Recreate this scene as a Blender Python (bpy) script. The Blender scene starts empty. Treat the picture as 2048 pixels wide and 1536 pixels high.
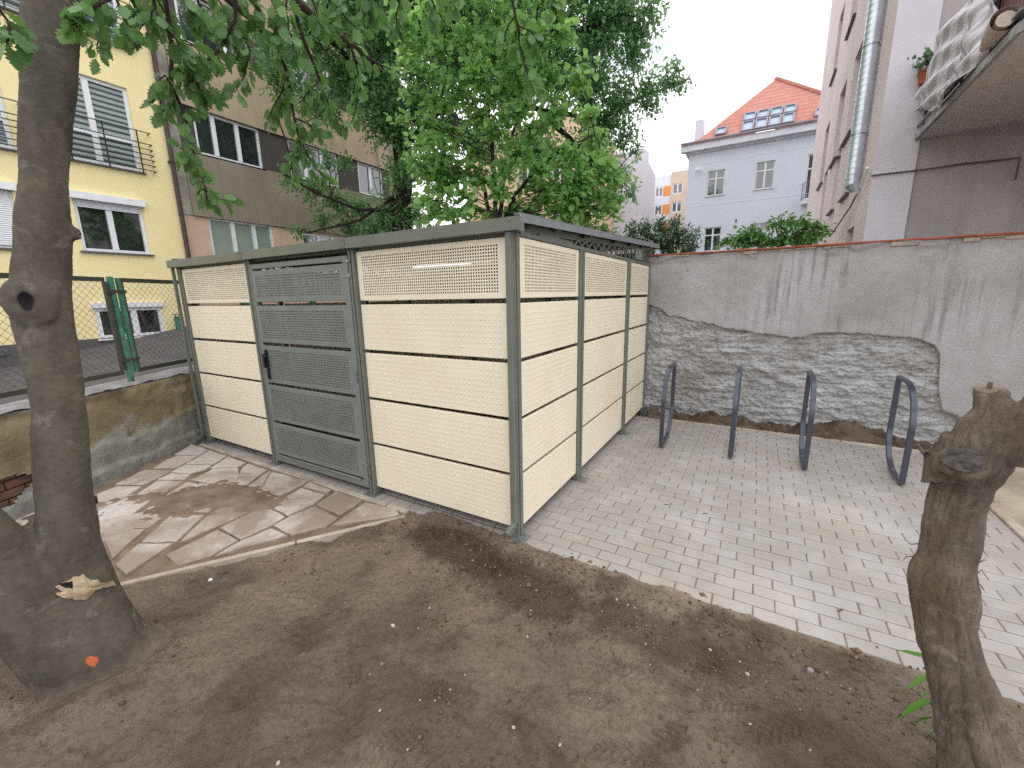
import bpy, math, random
import numpy as np
from mathutils import Vector, noise as mnoise
random.seed(7); rng = np.random.default_rng(7)
scene = bpy.context.scene
COL = scene.collection
# ------------------------------------------------------------------ camera
F = 831.37
CAM = np.array([1.3421, -2.3489, 1.7119])
RC = np.array([[0.86390142, 0.50332062, -0.01851196],
               [0.08839021, -0.18769271, -0.97824262],
               [-0.49584424, 0.84346891, -0.20663662]])
def ray(x, y):
    return RC.T @ np.array([(x-1024)/F, (y-768)/F, 1.0])
def at(x, y, axis, val):
    d = ray(x, y); t = (val-CAM[axis])/d[axis]
    return CAM + t*d
def gp(x, y, z=0.0): return at(x, y, 2, z)
def pd(x, y, dist):
    d = ray(x, y); return CAM + d/np.linalg.norm(d)*dist
def onplane(x, y, P, N):
    d = ray(x, y); t = ((P-CAM) @ N)/(d @ N); return CAM + t*d, t
cam = bpy.data.cameras.new("camera"); camo = bpy.data.objects.new("camera", cam); COL.objects.link(camo)
from mathutils import Matrix
R3 = Matrix([[RC[0][i], -RC[1][i], -RC[2][i]] for i in range(3)])
camo.matrix_world = Matrix.Translation(Vector(CAM)) @ R3.to_4x4()
cam.sensor_fit = 'HORIZONTAL'; cam.sensor_width = 36; cam.lens = 36*F/2048
cam.clip_start = 0.02; cam.clip_end = 2000
scene.camera = camo

# ------------------------------------------------------------------ helpers
def S(r, g, b):
    f = lambda c: (c/255/12.92) if c/255 <= .04045 else ((c/255+.055)/1.055)**2.4
    return (f(r), f(g), f(b), 1)
def tag(o, label=None, cat=None, group=None, kind=None):
    if label: o['label'] = label
    if cat: o['category'] = cat
    if group: o['group'] = group
    if kind: o['kind'] = kind
    return o
def thing(name, loc, label, cat, group=None):
    o = bpy.data.objects.new(name, None); COL.objects.link(o); o.location = Vector(loc); o.empty_display_size = .1
    return tag(o, label, cat, group)
def base_of(p):
    b = Vector((0, 0, 0))
    while p is not None:
        b = b + p.location; p = p.parent
    return np.array(b)
def np_mesh(name, verts, faces, mat, parent=None, smooth=False, uv=None):
    """verts (N,3) world; faces: ndarray (M,k) or list of index lists"""
    verts = np.asarray(verts, dtype=np.float64) - base_of(parent)
    me = bpy.data.meshes.new(name)
    if isinstance(faces, np.ndarray):
        M, k = faces.shape
        me.vertices.add(len(verts)); me.vertices.foreach_set('co', verts.astype(np.float32).ravel())
        me.loops.add(M*k); me.loops.foreach_set('vertex_index', faces.astype(np.int32).ravel())
        me.polygons.add(M); me.polygons.foreach_set('loop_start', np.arange(0, M*k, k, dtype=np.int32))
        me.update(calc_edges=True); me.validate()
    else:
        me.from_pydata([tuple(v) for v in verts], [], faces); me.update()
    if smooth: me.polygons.foreach_set('use_smooth', np.ones(len(me.polygons), dtype=bool))
    ms = mat if isinstance(mat, (list, tuple)) else [mat]
    for m in ms: me.materials.append(m)
    o = bpy.data.objects.new(name, me); COL.objects.link(o)
    if parent is not None: o.parent = parent
    return o
class MB:
    def __init__(s): s.v = []; s.f = []
    def add(s, vs, fs):
        n = len(s.v); s.v += [tuple(float(c) for c in v) for v in vs]; s.f += [[i+n for i in f] for f in fs]; return s
    def box(s, x0, x1, y0, y1, z0, z1, bev=0.0):
        x0, x1 = min(x0, x1), max(x0, x1); y0, y1 = min(y0, y1), max(y0, y1); z0, z1 = min(z0, z1), max(z0, z1)
        if bev <= 0:
            vs = [(x0,y0,z0),(x1,y0,z0),(x1,y1,z0),(x0,y1,z0),(x0,y0,z1),(x1,y0,z1),(x1,y1,z1),(x0,y1,z1)]
            return s.add(vs, [[0,3,2,1],[4,5,6,7],[0,1,5,4],[1,2,6,5],[2,3,7,6],[3,0,4,7]])
        return s.obox(((x0+x1)/2, (y0+y1)/2, (z0+z1)/2), (1,0,0), (0,1,0), (x1-x0)/2, (y1-y0)/2, (z1-z0)/2, bev)
    def obox(s, c, u, v, hu, hv, hw, bev=0.0):
        c = np.array(c, float); u = np.array(u, float); u /= np.linalg.norm(u); v = np.array(v, float); v -= u*(u@v); v /= np.linalg.norm(v); w = np.cross(u, v)
        P = lambda a, b, d: c+u*a+v*b+w*d
        if bev <= 0:
            vs = [P(-hu,-hv,-hw),P(hu,-hv,-hw),P(hu,hv,-hw),P(-hu,hv,-hw),P(-hu,-hv,hw),P(hu,-hv,hw),P(hu,hv,hw),P(-hu,hv,hw)]
            return s.add(vs, [[0,3,2,1],[4,5,6,7],[0,1,5,4],[1,2,6,5],[2,3,7,6],[3,0,4,7]])
        b = min(bev, hu*.9, hv*.9, hw*.9)
        vs = []; idx = {}
        for sx in (-1,1):
            for sy in (-1,1):
                for sz in (-1,1):
                    for k in range(3):
                        d = [sx*hu, sy*hv, sz*hw]
                        for j in range(3):
                            if j != k: d[j] -= (sx,sy,sz)[j]*b
                        idx[(sx,sy,sz,k)] = len(vs); vs.append(P(*d))
        fs = []
        def I(sx,sy,sz,k): return idx[(sx,sy,sz,k)]
        fs += [[I(1,-1,-1,0),I(1,1,-1,0),I(1,1,1,0),I(1,-1,1,0)],[I(-1,-1,-1,0),I(-1,-1,1,0),I(-1,1,1,0),I(-1,1,-1,0)]]
        fs += [[I(-1,1,-1,1),I(-1,1,1,1),I(1,1,1,1),I(1,1,-1,1)],[I(-1,-1,-1,1),I(1,-1,-1,1),I(1,-1,1,1),I(-1,-1,1,1)]]
        fs += [[I(-1,-1,1,2),I(1,-1,1,2),I(1,1,1,2),I(-1,1,1,2)],[I(-1,-1,-1,2),I(-1,1,-1,2),I(1,1,-1,2),I(1,-1,-1,2)]]
        for a in (-1,1):
            for d in (-1,1):
                fs.append([I(a,d,-1,0),I(a,d,-1,1),I(a,d,1,1),I(a,d,1,0)][::(1 if a*d < 0 else -1)])
                fs.append([I(a,-1,d,0),I(a,1,d,0),I(a,1,d,2),I(a,-1,d,2)][::(1 if a*d > 0 else -1)][::-1])
                fs.append([I(-1,a,d,1),I(1,a,d,1),I(1,a,d,2),I(-1,a,d,2)][::(1 if a*d > 0 else -1)])
        for sx in (-1,1):
            for sy in (-1,1):
                for sz in (-1,1):
                    fs.append([I(sx,sy,sz,0),I(sx,sy,sz,1),I(sx,sy,sz,2)][::(1 if sx*sy*sz > 0 else -1)])
        return s.add(vs, fs)
    def bar(s, a, b, w, h, up=(0,0,1), bev=0.0):
        a = np.array(a, float); b = np.array(b, float); u = b-a; L = np.linalg.norm(u); u = u/L
        up = np.array(up, float)
        if abs(u@up) > .97: up = np.array((1,0,0.)) 
        side = np.cross(up, u); side /= np.linalg.norm(side)
        return s.obox((a+b)/2, u, side, L/2, w/2, h/2, bev)
    def tube(s, pts, rad, n=8, cap=True, frame0=None):
        pts = [np.array(p, float) for p in pts]
        if not hasattr(rad, '__len__'): rad = [rad]*len(pts)
        rings = []; vs = []; fs = []
        t0 = pts[1]-pts[0]; t0 /= np.linalg.norm(t0)
        up = np.array((0,0,1.)) if abs(t0[2]) < .9 else np.array((1.,0,0))
        a = np.cross(t0, up); a /= np.linalg.norm(a)
        for i, p in enumerate(pts):
            t = pts[min(i+1, len(pts)-1)] - pts[max(i-1, 0)]; t /= (np.linalg.norm(t)+1e-12)
            a = a - t*(a@t); a /= (np.linalg.norm(a)+1e-12); b = np.cross(t, a)
            base = len(vs)
            for k in range(n):
                th = 2*math.pi*k/n; vs.append(p+rad[i]*(math.cos(th)*a+math.sin(th)*b))
            rings.append(base)
        for i in range(len(pts)-1):
            for k in range(n):
                k2 = (k+1) % n
                fs.append([rings[i]+k, rings[i]+k2, rings[i+1]+k2, rings[i+1]+k])
        if cap:
            fs.append([rings[0]+k for k in range(n)][::-1]); fs.append([rings[-1]+k for k in range(n)])
        return s.add(vs, fs)
    def prism(s, poly, z0, z1):
        n = len(poly); vs = [(p[0],p[1],z0) for p in poly]+[(p[0],p[1],z1) for p in poly]
        ar = sum(poly[i][0]*poly[(i+1)%n][1]-poly[(i+1)%n][0]*poly[i][1] for i in range(n))
        fs = [list(range(n))[::-1], [n+i for i in range(n)]]+[[i,(i+1)%n,n+(i+1)%n,n+i] for i in range(n)]
        if ar < 0: fs = [f[::-1] for f in fs]
        return s.add(vs, fs)
    def quad(s, a, b, c, d): return s.add([a,b,c,d], [[0,1,2,3]])
    def build(s, name, mat, parent=None, smooth=False):
        return np_mesh(name, np.array(s.v), s.f, mat, parent, smooth)
def auto_smooth(o, ang=40):
    me = o.data
    me.polygons.foreach_set('use_smooth', np.ones(len(me.polygons), dtype=bool))
    if hasattr(me, 'set_sharp_from_angle'): me.set_sharp_from_angle(angle=math.radians(ang))
    return o
def vnoise(x, y, seed=0):
    xi = np.floor(x).astype(np.int64); yi = np.floor(y).astype(np.int64); xf = x-xi; yf = y-yi
    def h(a, b):
        n = (a*374761393 + b*668265263 + seed*982451653) & 0x7fffffff
        n = ((n ^ (n >> 13))*1274126177) & 0x7fffffff
        return ((n ^ (n >> 16)) & 0xffff)/65535.0
    u = xf*xf*(3-2*xf); v = yf*yf*(3-2*yf)
    return (h(xi,yi)*(1-u)+h(xi+1,yi)*u)*(1-v)+(h(xi,yi+1)*(1-u)+h(xi+1,yi+1)*u)*v - .5
def fbm(x, y, oct=4, seed=0, gain=.5):
    r = 0; a = 1.0; f = 1.0
    for i in range(oct):
        r = r + a*vnoise(x*f+i*17.3, y*f-i*9.1, seed+i); a *= gain; f *= 2.03
    return r

# ------------------------------------------------------------------ materials
class NT:
    def __init__(s, name):
        s.m = bpy.data.materials.new(name); s.m.use_nodes = True; s.t = s.m.node_tree; s.n = s.t.nodes; s.l = s.t.links
        s.p = s.n['Principled BSDF']; s.out = s.n['Material Output']
        s.tc = s.n.new('ShaderNodeTexCoord')
    def obj(s): return s.tc.outputs['Object']
    def mapping(s, sc=(1,1,1), src=None, rot=(0,0,0), loc=(0,0,0)):
        m = s.n.new('ShaderNodeMapping'); m.inputs['Scale'].default_value = sc; m.inputs['Rotation'].default_value = rot; m.inputs['Location'].default_value = loc
        s.l.new(src or s.obj(), m.inputs['Vector']); return m.outputs[0]
    def noise(s, scale, detail=4, rough=.55, src=None, dist=0):
        n = s.n.new('ShaderNodeTexNoise'); n.inputs['Scale'].default_value = scale; n.inputs['Detail'].default_value = detail
        n.inputs['Roughness'].default_value = rough; n.inputs['Distortion'].default_value = dist
        s.l.new(src or s.obj(), n.inputs['Vector']); return n.outputs['Fac']
    def voro(s, scale, feat='F1', src=None):
        n = s.n.new('ShaderNodeTexVoronoi'); n.feature = feat; n.inputs['Scale'].default_value = scale
        s.l.new(src or s.obj(), n.inputs['Vector']); return n.outputs['Distance']
    def ramp(s, src, stops):
        r = s.n.new('ShaderNodeValToRGB'); e = r.color_ramp.elements
        while len(e) > 1: e.remove(e[-1])
        e[0].position = stops[0][0]; e[0].color = stops[0][1]
        for p, c in stops[1:]:
            x = e.new(p); x.color = c
        s.l.new(src, r.inputs[0]); return r.outputs[0]
    def fac(s, src, a, b):   # maps range a..b to 0..1 clamp
        r = s.n.new('ShaderNodeMapRange'); r.inputs[1].default_value = a; r.inputs[2].default_value = b
        s.l.new(src, r.inputs[0]); return r.outputs[0]
    def mix(s, fac, a, b, mode='MIX'):
        m = s.n.new('ShaderNodeMix'); m.data_type = 'RGBA'; m.blend_type = mode
        for i, x in ((0, fac), (6, a), (7, b)):
            if hasattr(x, 'is_linked') or hasattr(x, 'links'): s.l.new(x, m.inputs[i])
            else: m.inputs[i].default_value = x
        return m.outputs[2]
    def math(s, op, a, b=None, clamp=False):
        m = s.n.new('ShaderNodeMath'); m.operation = op; m.use_clamp = clamp
        for i, x in enumerate((a, b)):
            if x is None: continue
            if hasattr(x, 'links'): s.l.new(x, m.inputs[i])
            else: m.inputs[i].default_value = x
        return m.outputs[0]
    def sep(s, src=None):
        n = s.n.new('ShaderNodeSeparateXYZ'); s.l.new(src or s.obj(), n.inputs[0]); return n.outputs
    def island(s):
        g = s.n.new('ShaderNodeNewGeometry'); return g.outputs['Random Per Island']
    def bump(s, h, strength=.5, dist=.01):
        b = s.n.new('ShaderNodeBump'); b.inputs['Strength'].default_value = strength; b.inputs['Distance'].default_value = dist
        s.l.new(h, b.inputs['Height']); s.l.new(b.outputs[0], s.p.inputs['Normal'])
    def color(s, c):
        if hasattr(c, 'links'): s.l.new(c, s.p.inputs['Base Color'])
        else: s.p.inputs['Base Color'].default_value = c
    def set(s, rough=.6, metal=0, spec=.5):
        s.p.inputs['Roughness'].default_value = rough; s.p.inputs['Metallic'].default_value = metal
        s.p.inputs['Specular IOR Level'].default_value = spec; return s
def simple(name, c1, c2=None, scale=8, rough=.6, metal=0, bump=0, bscale=60, bdist=.003, spec=.4, detail=5, lo=.35, hi=.65):
    t = NT(name); t.set(rough, metal, spec)
    if c2 is None: c2 = tuple(x*.82 for x in c1[:3])+(1,)
    t.color(t.mix(t.fac(t.noise(scale, detail), lo, hi), c1, c2))
    if bump: t.bump(t.noise(bscale, 5), bump, bdist)
    return t.m
MT = {}
MT['frame'] = simple('olive_grey_powder_coat', S(112,115,106), S(104,108,99), 5, .42, 0, .12, 500, .0006)
MT['door'] = simple('grey_powder_coat', S(122,127,124), S(114,119,116), 5, .42, 0, .12, 500, .0006)
MT['cream'] = simple('cream_powder_coat', S(236,225,202), S(231,219,195), 2.2, .42, 0, .08, 600, .0005)
MT['roof_metal'] = simple('roof_sheet_metal', S(150,156,160), S(135,141,145), 6, .35, .4)
MT['galv'] = simple('galvanised_steel', S(170,176,178), S(140,146,148), 40, .38, .75)
MT['black'] = simple('black_plastic', S(28,28,30), S(22,22,24), 20, .4)
MT['brass'] = simple('brass_lock', S(190,160,90), None, 20, .3, .9)
MT['rack'] = simple('dark_blue_grey_paint', S(82,85,96), S(72,75,86), 12, .26, .5, .06, 400, .0005, .5)
MT['white_pvc'] = simple('white_window_plastic', S(228,229,232), S(218,220,224), 6, .35)
MT['sill_dark'] = simple('dark_sill_metal', S(92,90,92), None, 10, .45)
MT['rail'] = simple('black_iron_rail', S(38,36,38), None, 20, .5)
def m_glass():
    t = NT('window_glass'); t.set(.03, 0, 1.0); t.p.inputs['IOR'].default_value = 1.7
    t.color(t.mix(t.fac(t.noise(1.1, 3), .35, .7), (.012,.014,.018,1), (.03,.034,.04,1)))
    t.bump(t.noise(1.6, 2), .03, .05); return t.m
MT['glass'] = m_glass()
def m_frost():
    t = NT('frosted_glass'); t.set(.28, 0, .5); t.color(t.mix(t.fac(t.noise(.9, 3), .35, .7), S(132,146,134), S(150,163,152))); return t.m
MT['frost'] = m_frost()
def m_blind():
    t = NT('day_night_blind'); t.set(.22, 0, .6)
    x, y, z = t.sep(); w = t.math('FRACT', t.math('MULTIPLY', z, 8.6))
    f = t.math('GREATER_THAN', w, .55)
    t.color(t.mix(f, S(152,165,160), S(66,78,80))); t.bump(t.noise(3, 2), .03, .05); return t.m
MT['blind'] = m_blind()
def m_shutter():
    t = NT('roller_shutter_slats'); t.set(.45)
    x, y, z = t.sep(); w = t.math('FRACT', t.math('MULTIPLY', z, 24.0)); t.color(S(214,216,222))
    t.bump(t.math('PINGPONG', w, .5), .8, .02); return t.m
MT['shutter'] = m_shutter()
def m_paver():
    t = NT('concrete_paver'); t.set(.5, 0, .5)
    isl = t.island()
    c = t.ramp(isl, [(0, S(149,144,139)), (.3, S(156,151,147)), (.6, S(152,146,140)), (.85, S(160,156,153)), (1, S(155,146,136))])
    n = t.noise(3.2, 6, .6); c = t.mix(t.math('MULTIPLY', t.fac(n, .52, .68), .32), c, S(188,186,186))
    n0 = t.noise(1.0, 3); c = t.mix(t.math('MULTIPLY', t.fac(n0, .48, .66), .4), c, S(186,184,185))
    n2 = t.noise(1.1, 4); c = t.mix(t.math('MULTIPLY', t.fac(n2, .5, .75), .4), c, S(178,160,138))
    c = t.mix(t.math('MULTIPLY', t.fac(t.noise(160, 2), .62, .75), .35), c, S(140,134,128))
    t.color(c); t.bump(t.noise(220, 4), .25, .0015); return t.m
MT['paver'] = m_paver()
MT['joint'] = simple('jointing_sand', S(138,120,105), S(114,97,84), 9, .95, 0, .5, 200, .004)
MT['kerb'] = simple('kerb_concrete', S(182,172,160), S(156,141,125), 5, .85, 0, .35, 150, .003)
def m_soil(name='bare_soil', edge=True):
    t = NT(name); t.set(.95, 0, .2)
    n = t.noise(1.3, 6, .6); c = t.ramp(n, [(.3, S(100,87,75)), (.45, S(126,112,99)), (.58, S(143,128,114)), (.75, S(160,146,132))])
    n2 = t.noise(2.1, 6, .65, dist=.6); c = t.mix(t.math('MULTIPLY', t.fac(n2, .52, .66), .7), c, S(80,66,55))
    n3 = t.noise(45, 5, .7); c = t.mix(t.math('MULTIPLY', t.fac(n3, .48, .7), .6), c, S(70,57,47))
    c = t.mix(t.math('MULTIPLY', t.fac(t.noise(90, 3), .62, .72), .4), c, S(160,146,130))
    # dust thrown out by the new paving lies beside the kerb
    x, y, z = t.sep()
    dk = t.math('ADD', t.math('MULTIPLY', x, .832), t.math('MULTIPLY', y, -.555))   # distance to kerb line + const
    near = t.math('MULTIPLY', t.fac(dk, -.02, -.55), t.fac(t.noise(2.4, 5), .42, .6))
    c = t.mix(t.math('MULTIPLY', near, .5), c, S(168,150,134))
    def blob(cx, cy, rx, ry):
        u = t.math('DIVIDE', t.math('SUBTRACT', x, cx), rx); v = t.math('DIVIDE', t.math('SUBTRACT', y, cy), ry)
        return t.math('ADD', t.math('ADD', t.math('MULTIPLY', u, u), t.math('MULTIPLY', v, v)), t.math('MULTIPLY', t.math('SUBTRACT', t.noise(4, 6, .7), .5), 2.6))
    for (cx, cy, rx, ry, k) in ((-.3,-.32,.5,.2,.8),(.3,-.42,.45,.22,.75),(1.0,-.42,.5,.16,.6),(1.75,-.75,.4,.3,.5),(.1,-1.35,.35,.22,.45)):
        c = t.mix(t.math('MULTIPLY', t.fac(blob(cx, cy, rx, ry), 1.1, .35), k), c, S(72,58,47))
    fr = t.math('MULTIPLY', 1.0 if edge else 0.0, t.math('MULTIPLY', t.fac(t.math('ADD', y, t.math('MULTIPLY', t.noise(6, 6, .65), .2)), -.01, .06), t.fac(x, .1, .7)))
    c = t.mix(t.math('MULTIPLY', fr, .75), c, S(176,158,138))
    c = t.mix(t.math('MULTIPLY', t.fac(t.noise(260, 3, .7), .45, .75), .5), c, S(64,52,43))
    c = t.mix(t.math('MULTIPLY', t.fac(t.noise(420, 2, .7), .60, .72), .35), c, S(176,162,146))
    t.color(c); h = t.math('ADD', t.math('MULTIPLY', t.noise(28, 6, .7), 1.0), t.math('MULTIPLY', t.noise(120, 5, .7), .6))
    t.bump(h, 1.0, .026); return t.m
MT['soil'] = m_soil()
MT['stripsoil'] = simple('loose_strip_soil', S(108,93,80), S(70,57,47), 7, .95, 0, 1.0, 45, .02, .2, 7)
MT['clod'] = simple('soil_clod', S(104,86,72), S(74,59,48), 30, .95, 0, .6, 200, .003, .2)
def m_clodmix():
    t = NT('soil_crumb'); t.set(.95, 0, .2)
    t.color(t.ramp(t.island(), [(0, S(74,58,47)), (.5, S(100,82,68)), (.9, S(118,100,86)), (.985, S(132,116,101)), (1, S(168,158,146))])); return t.m
MT['crumb'] = m_clodmix()
MT['pebble'] = simple('pale_pebble', S(176,172,164), S(150,146,138), 30, .6, 0, .2, 150, .001)
def m_flag():
    t = NT('flagstone'); t.set(.72, 0, .35)
    isl = t.island()
    c = t.ramp(isl, [(0, S(186,176,168)), (.35, S(170,158,148)), (.7, S(192,184,178)), (1, S(160,150,140))])
    c = t.mix(t.math('MULTIPLY', t.fac(t.noise(9, 5), .5, .68), .45), c, S(206,202,198))
    x, y, z = t.sep()
    bias = t.math('MULTIPLY', t.fac(x, -4.2, -2.2), .22)
    d = t.math('ADD', t.noise(1.5, 6, .62, dist=.5), bias)
    c = t.mix(t.math('MULTIPLY', t.fac(d, .60, .76), .8), c, S(134,117,103))
    c = t.mix(t.math('MULTIPLY', t.fac(t.noise(14, 5, .65), .56, .72), .55), c, S(128,110,95))
    t.color(c); t.bump(t.noise(50, 6, .65), .4, .004); return t.m
MT['flag'] = m_flag()
MT['dirtpath'] = simple('trodden_dirt', S(136,119,105), S(108,92,79), 5, .95, 0, .7, 60, .008, .2)
MT['gravel'] = simple('gravel', S(120,110,98), S(70,62,54), 60, .95, 0, 1, 60, .02, .2)
MT['asphalt'] = simple('asphalt', S(92,90,92), S(78,76,80), 3, .85, 0, .5, 200, .004, .3)
MT['yard'] = simple('yard_ground', S(110,106,96), S(88,86,78), .5, .95, 0, .4, 20, .02, .2)
def m_wallplaster():
    t = NT('stained_grey_render'); t.set(.92, 0, .25)
    n = t.noise(.9, 6, .6); c = t.ramp(n, [(.3, S(144,140,138)), (.5, S(164,161,161)), (.7, S(182,181,183))])
    # rain streaks: noise stretched along the fall of the water, only in the middle of the wall
    st = t.noise(1.0, 5, .62, src=t.mapping((16, 1, .9)))
    st2 = t.noise(1.0, 4, .6, src=t.mapping((1.1, 1, .8)))
    x, y, z = t.sep()
    m = t.math('MULTIPLY', t.fac(st, .49, .64), t.fac(st2, .43, .58))
    m = t.math('MULTIPLY', m, t.fac(x, -1.9, -.9)); m = t.math('MULTIPLY', m, t.fac(z, .98, 1.3))
    c = t.mix(t.math('MULTIPLY', m, .55), c, S(96,93,92))
    top = t.fac(t.math('ADD', z, t.math('MULTIPLY', t.noise(3, 4), .25)), 2.2, 2.34)
    c = t.mix(t.math('MULTIPLY', top, .5), c, S(120,112,104))
    c = t.mix(t.math('MULTIPLY', t.fac(t.noise(60, 4), .58, .72), .3), c, S(200,196,194))
    t.color(c); t.bump(t.math('ADD', t.noise(55, 6, .75), t.math('MULTIPLY', t.noise(8, 4), .6)), .9, .014); return t.m
MT['wallplaster'] = m_wallplaster()
def m_rough():
    t = NT('rough_mortar_masonry'); t.set(.95, 0, .2)
    n = t.noise(5, 6, .65, src=t.mapping((.6, 1, 1.6)))
    c = t.ramp(n, [(.3, S(142,140,138)), (.5, S(168,167,166)), (.68, S(192,192,193))])
    c = t.mix(t.math('MULTIPLY', t.fac(t.noise(1.4, 4), .5, .7), .35), c, S(120,112,102))
    t.color(c); t.bump(t.noise(40, 6, .7, src=t.mapping((.6, 1, 1.8))), .8, .02); return t.m
MT['rough'] = m_rough()
MT['tile'] = simple('red_clay_coping', S(160,84,62), S(128,66,50), 9, .85, 0, .4, 120, .004)
MT['mortar'] = simple('crumbly_mortar', S(168,156,142), S(140,128,116), 12, .95, 0, .7, 80, .01)
def m_lowwall():
    t = NT('ochre_grey_render'); t.set(.95, 0, .2)
    n = t.noise(1.6, 6, .62); c = t.ramp(n, [(.3, S(92,84,66)), (.48, S(122,111,88)), (.68, S(142,131,108))])
    c = t.mix(t.math('MULTIPLY', t.fac(t.noise(4, 5), .54, .7), .5), c, S(84,76,62))
    x, y, z = t.sep()
    low = t.math('ADD', t.math('MULTIPLY', t.math('ADD', t.noise(1.9, 4), -.5), .9), z)
    low = t.math('SUBTRACT', low, t.math('MULTIPLY', t.fac(y, -1.3, .4), .35))
    c = t.mix(t.fac(low, .16, .1), c, t.mix(t.fac(t.noise(7, 5), .35, .7), S(140,140,134), S(116,116,110)))
    t.color(c); t.bump(t.noise(22, 6, .7), .8, .02); return t.m
MT['lowwall'] = m_lowwall()
MT['brickred'] = simple('old_red_brick', S(112,80,68), S(88,68,58), 12, .9, 0, .6, 60, .01)
MT['captop'] = simple('concrete_cap', S(152,150,153), S(126,122,122), 6, .9, 0, .5, 60, .006)
def m_fence():
    t = NT('weathered_green_paint'); t.set(.6); c = t.mix(t.fac(t.noise(9, 5), .4, .62), S(46,96,78), S(62,120,98))
    c = t.mix(t.math('MULTIPLY', t.fac(t.noise(14, 5), .55, .7), .7), c, S(58,48,40)); t.color(c); return t.m
MT['fence'] = m_fence()
MT['fence_dark'] = simple('dark_green_frame_paint', S(52,62,54), S(64,56,46), 10, .6)
MT['wire'] = simple('rusty_fence_wire', S(86,76,64), S(70,62,54), 30, .7, .3)
def m_stucco(name, a, b, sc=1.2, streak=None, bump=.3, bs=90):
    t = NT(name); t.set(.9, 0, .25); c = t.mix(t.fac(t.noise(sc, 5), .3, .7), a, b)
    if streak:
        st = t.noise(1.0, 5, .6, src=t.mapping((5, 5, .5))); c = t.mix(t.math('MULTIPLY', t.fac(st, .52, .72), .45), c, streak)
    t.color(c); t.bump(t.noise(bs, 5), bump, .006); return t.m
MT['yellow'] = m_stucco('yellow_stucco', S(240,224,174), S(236,219,167), 1.0)
MT['greige'] = m_stucco('grey_beige_render', S(146,136,122), S(126,116,103), .9, S(112,102,92))
MT['beige'] = m_stucco('beige_render', S(172,155,132), S(156,139,117), .9, S(140,122,104))
MT['pink'] = m_stucco('pale_pink_render', S(206,178,156), S(196,168,148), 1.4, S(170,150,136))
MT['cladding'] = m_stucco('dark_grey_cladding', S(78,74,70), S(70,66,63), 2, None, .2, 200)
MT['plaster_patch'] = m_stucco('patched_grey_plaster', S(170,166,152), S(118,113,104), 2.6)
MT['brownpipe'] = simple('brown_downpipe', S(76,62,56), S(66,54,50), 6, .5)
MT['lilac'] = m_stucco('pale_lilac_stucco', S(213,218,229), S(207,212,224), .6, None, .15)
MT['cornice'] = simple('pale_cornice', S(228,230,240), None, 2, .8)
MT['gutter_dark'] = simple('dark_gutter_metal', S(140,140,154), None, 3, .5)
def m_rooftile():
    t = NT('red_roof_tiles'); t.set(.8)
    x, y, z = t.sep(); rows = t.math('FRACT', t.math('MULTIPLY', z, 3.6))
    cols = t.math('FRACT', t.math('MULTIPLY', x, 3.6))
    c = t.mix(t.fac(t.noise(3, 5), .35, .7), S(192,132,118), S(176,116,104))
    c = t.mix(t.math('MULTIPLY', t.math('LESS_THAN', rows, .16), .45), c, S(120,60,50))
    t.color(c); t.bump(t.math('ADD', rows, t.math('MULTIPLY', t.math('PINGPONG', cols, .5), .8)), .6, .06); return t.m
MT['rooftile'] = m_rooftile()
MT['tenA'] = m_stucco('pinkish_tenement_render', S(226,212,212), S(214,200,200), 1.1, S(186,172,172))
MT['tenB'] = m_stucco('lilac_grey_render', S(203,199,206), S(192,188,195), 1.3, None, .5, 50)
MT['tenC'] = m_stucco('bare_brown_render', S(172,163,163), S(154,146,147), 1.6, S(136,127,128), .5, 50)
MT['soffit'] = m_stucco('grey_soffit', S(208,205,203), S(198,195,193), 1.2)
MT['slab_edge'] = simple('pale_slab_edge', S(176,176,180), S(140,140,142), 7, .85)
MT['corr'] = None
def m_corr():
    t = NT('brown_corrugated_sheet'); t.set(.55); x, y, z = t.sep()
    w = t.math('PINGPONG', t.math('FRACT', t.math('MULTIPLY', t.math('ADD', x, y), 14.0)), .5)
    t.color(t.mix(t.fac(t.noise(4, 4), .3, .7), S(122,78,76), S(104,66,66))); t.bump(w, .9, .03); return t.m
MT['corr'] = m_corr()
def m_cloth():
    t = NT('striped_cloth'); t.set(.85, 0, .2); x, y, z = t.sep()
    v = t.math('ADD', t.math('ADD', t.math('MULTIPLY', z, 1.0), t.math('MULTIPLY', y, .35)), t.math('MULTIPLY', t.noise(3, 2), .12))
    w = t.math('FRACT', t.math('MULTIPLY', v, 9.0))
    t.color(t.mix(t.fac(t.math('PINGPONG', w, .5), .22, .3), S(226,226,234), S(190,185,194)))
    return t.m
MT['cloth'] = m_cloth()
MT['carpet'] = simple('rolled_pale_carpet', S(196,180,170), S(180,164,154), 20, .95, 0, .5, 150, .004)
def m_duct():
    t = NT('spiral_duct_metal'); t.set(.32, .55); c = t.mix(t.fac(t.noise(6, 4), .35, .7), S(206,214,224), S(184,194,206)); t.color(c); return t.m
MT['duct'] = m_duct()
MT['cable'] = simple('grey_cable', S(92,84,82), None, 10, .6)
MT['orange'] = simple('orange_panel', S(232,150,84), S(222,140,76), 1, .8)
MT['whitepanel'] = simple('white_panel', S(222,224,228), S(210,212,218), 1, .8)
MT['sandpanel'] = simple('sand_panel', S(212,190,170), S(202,180,160), 1, .8)
MT['palegable'] = m_stucco('pale_gable_render', S(214,216,226), S(206,208,220), .4, None, .1)
MT['peach'] = m_stucco('peach_render', S(226,196,164), S(218,186,156), .5, None, .1)
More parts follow.
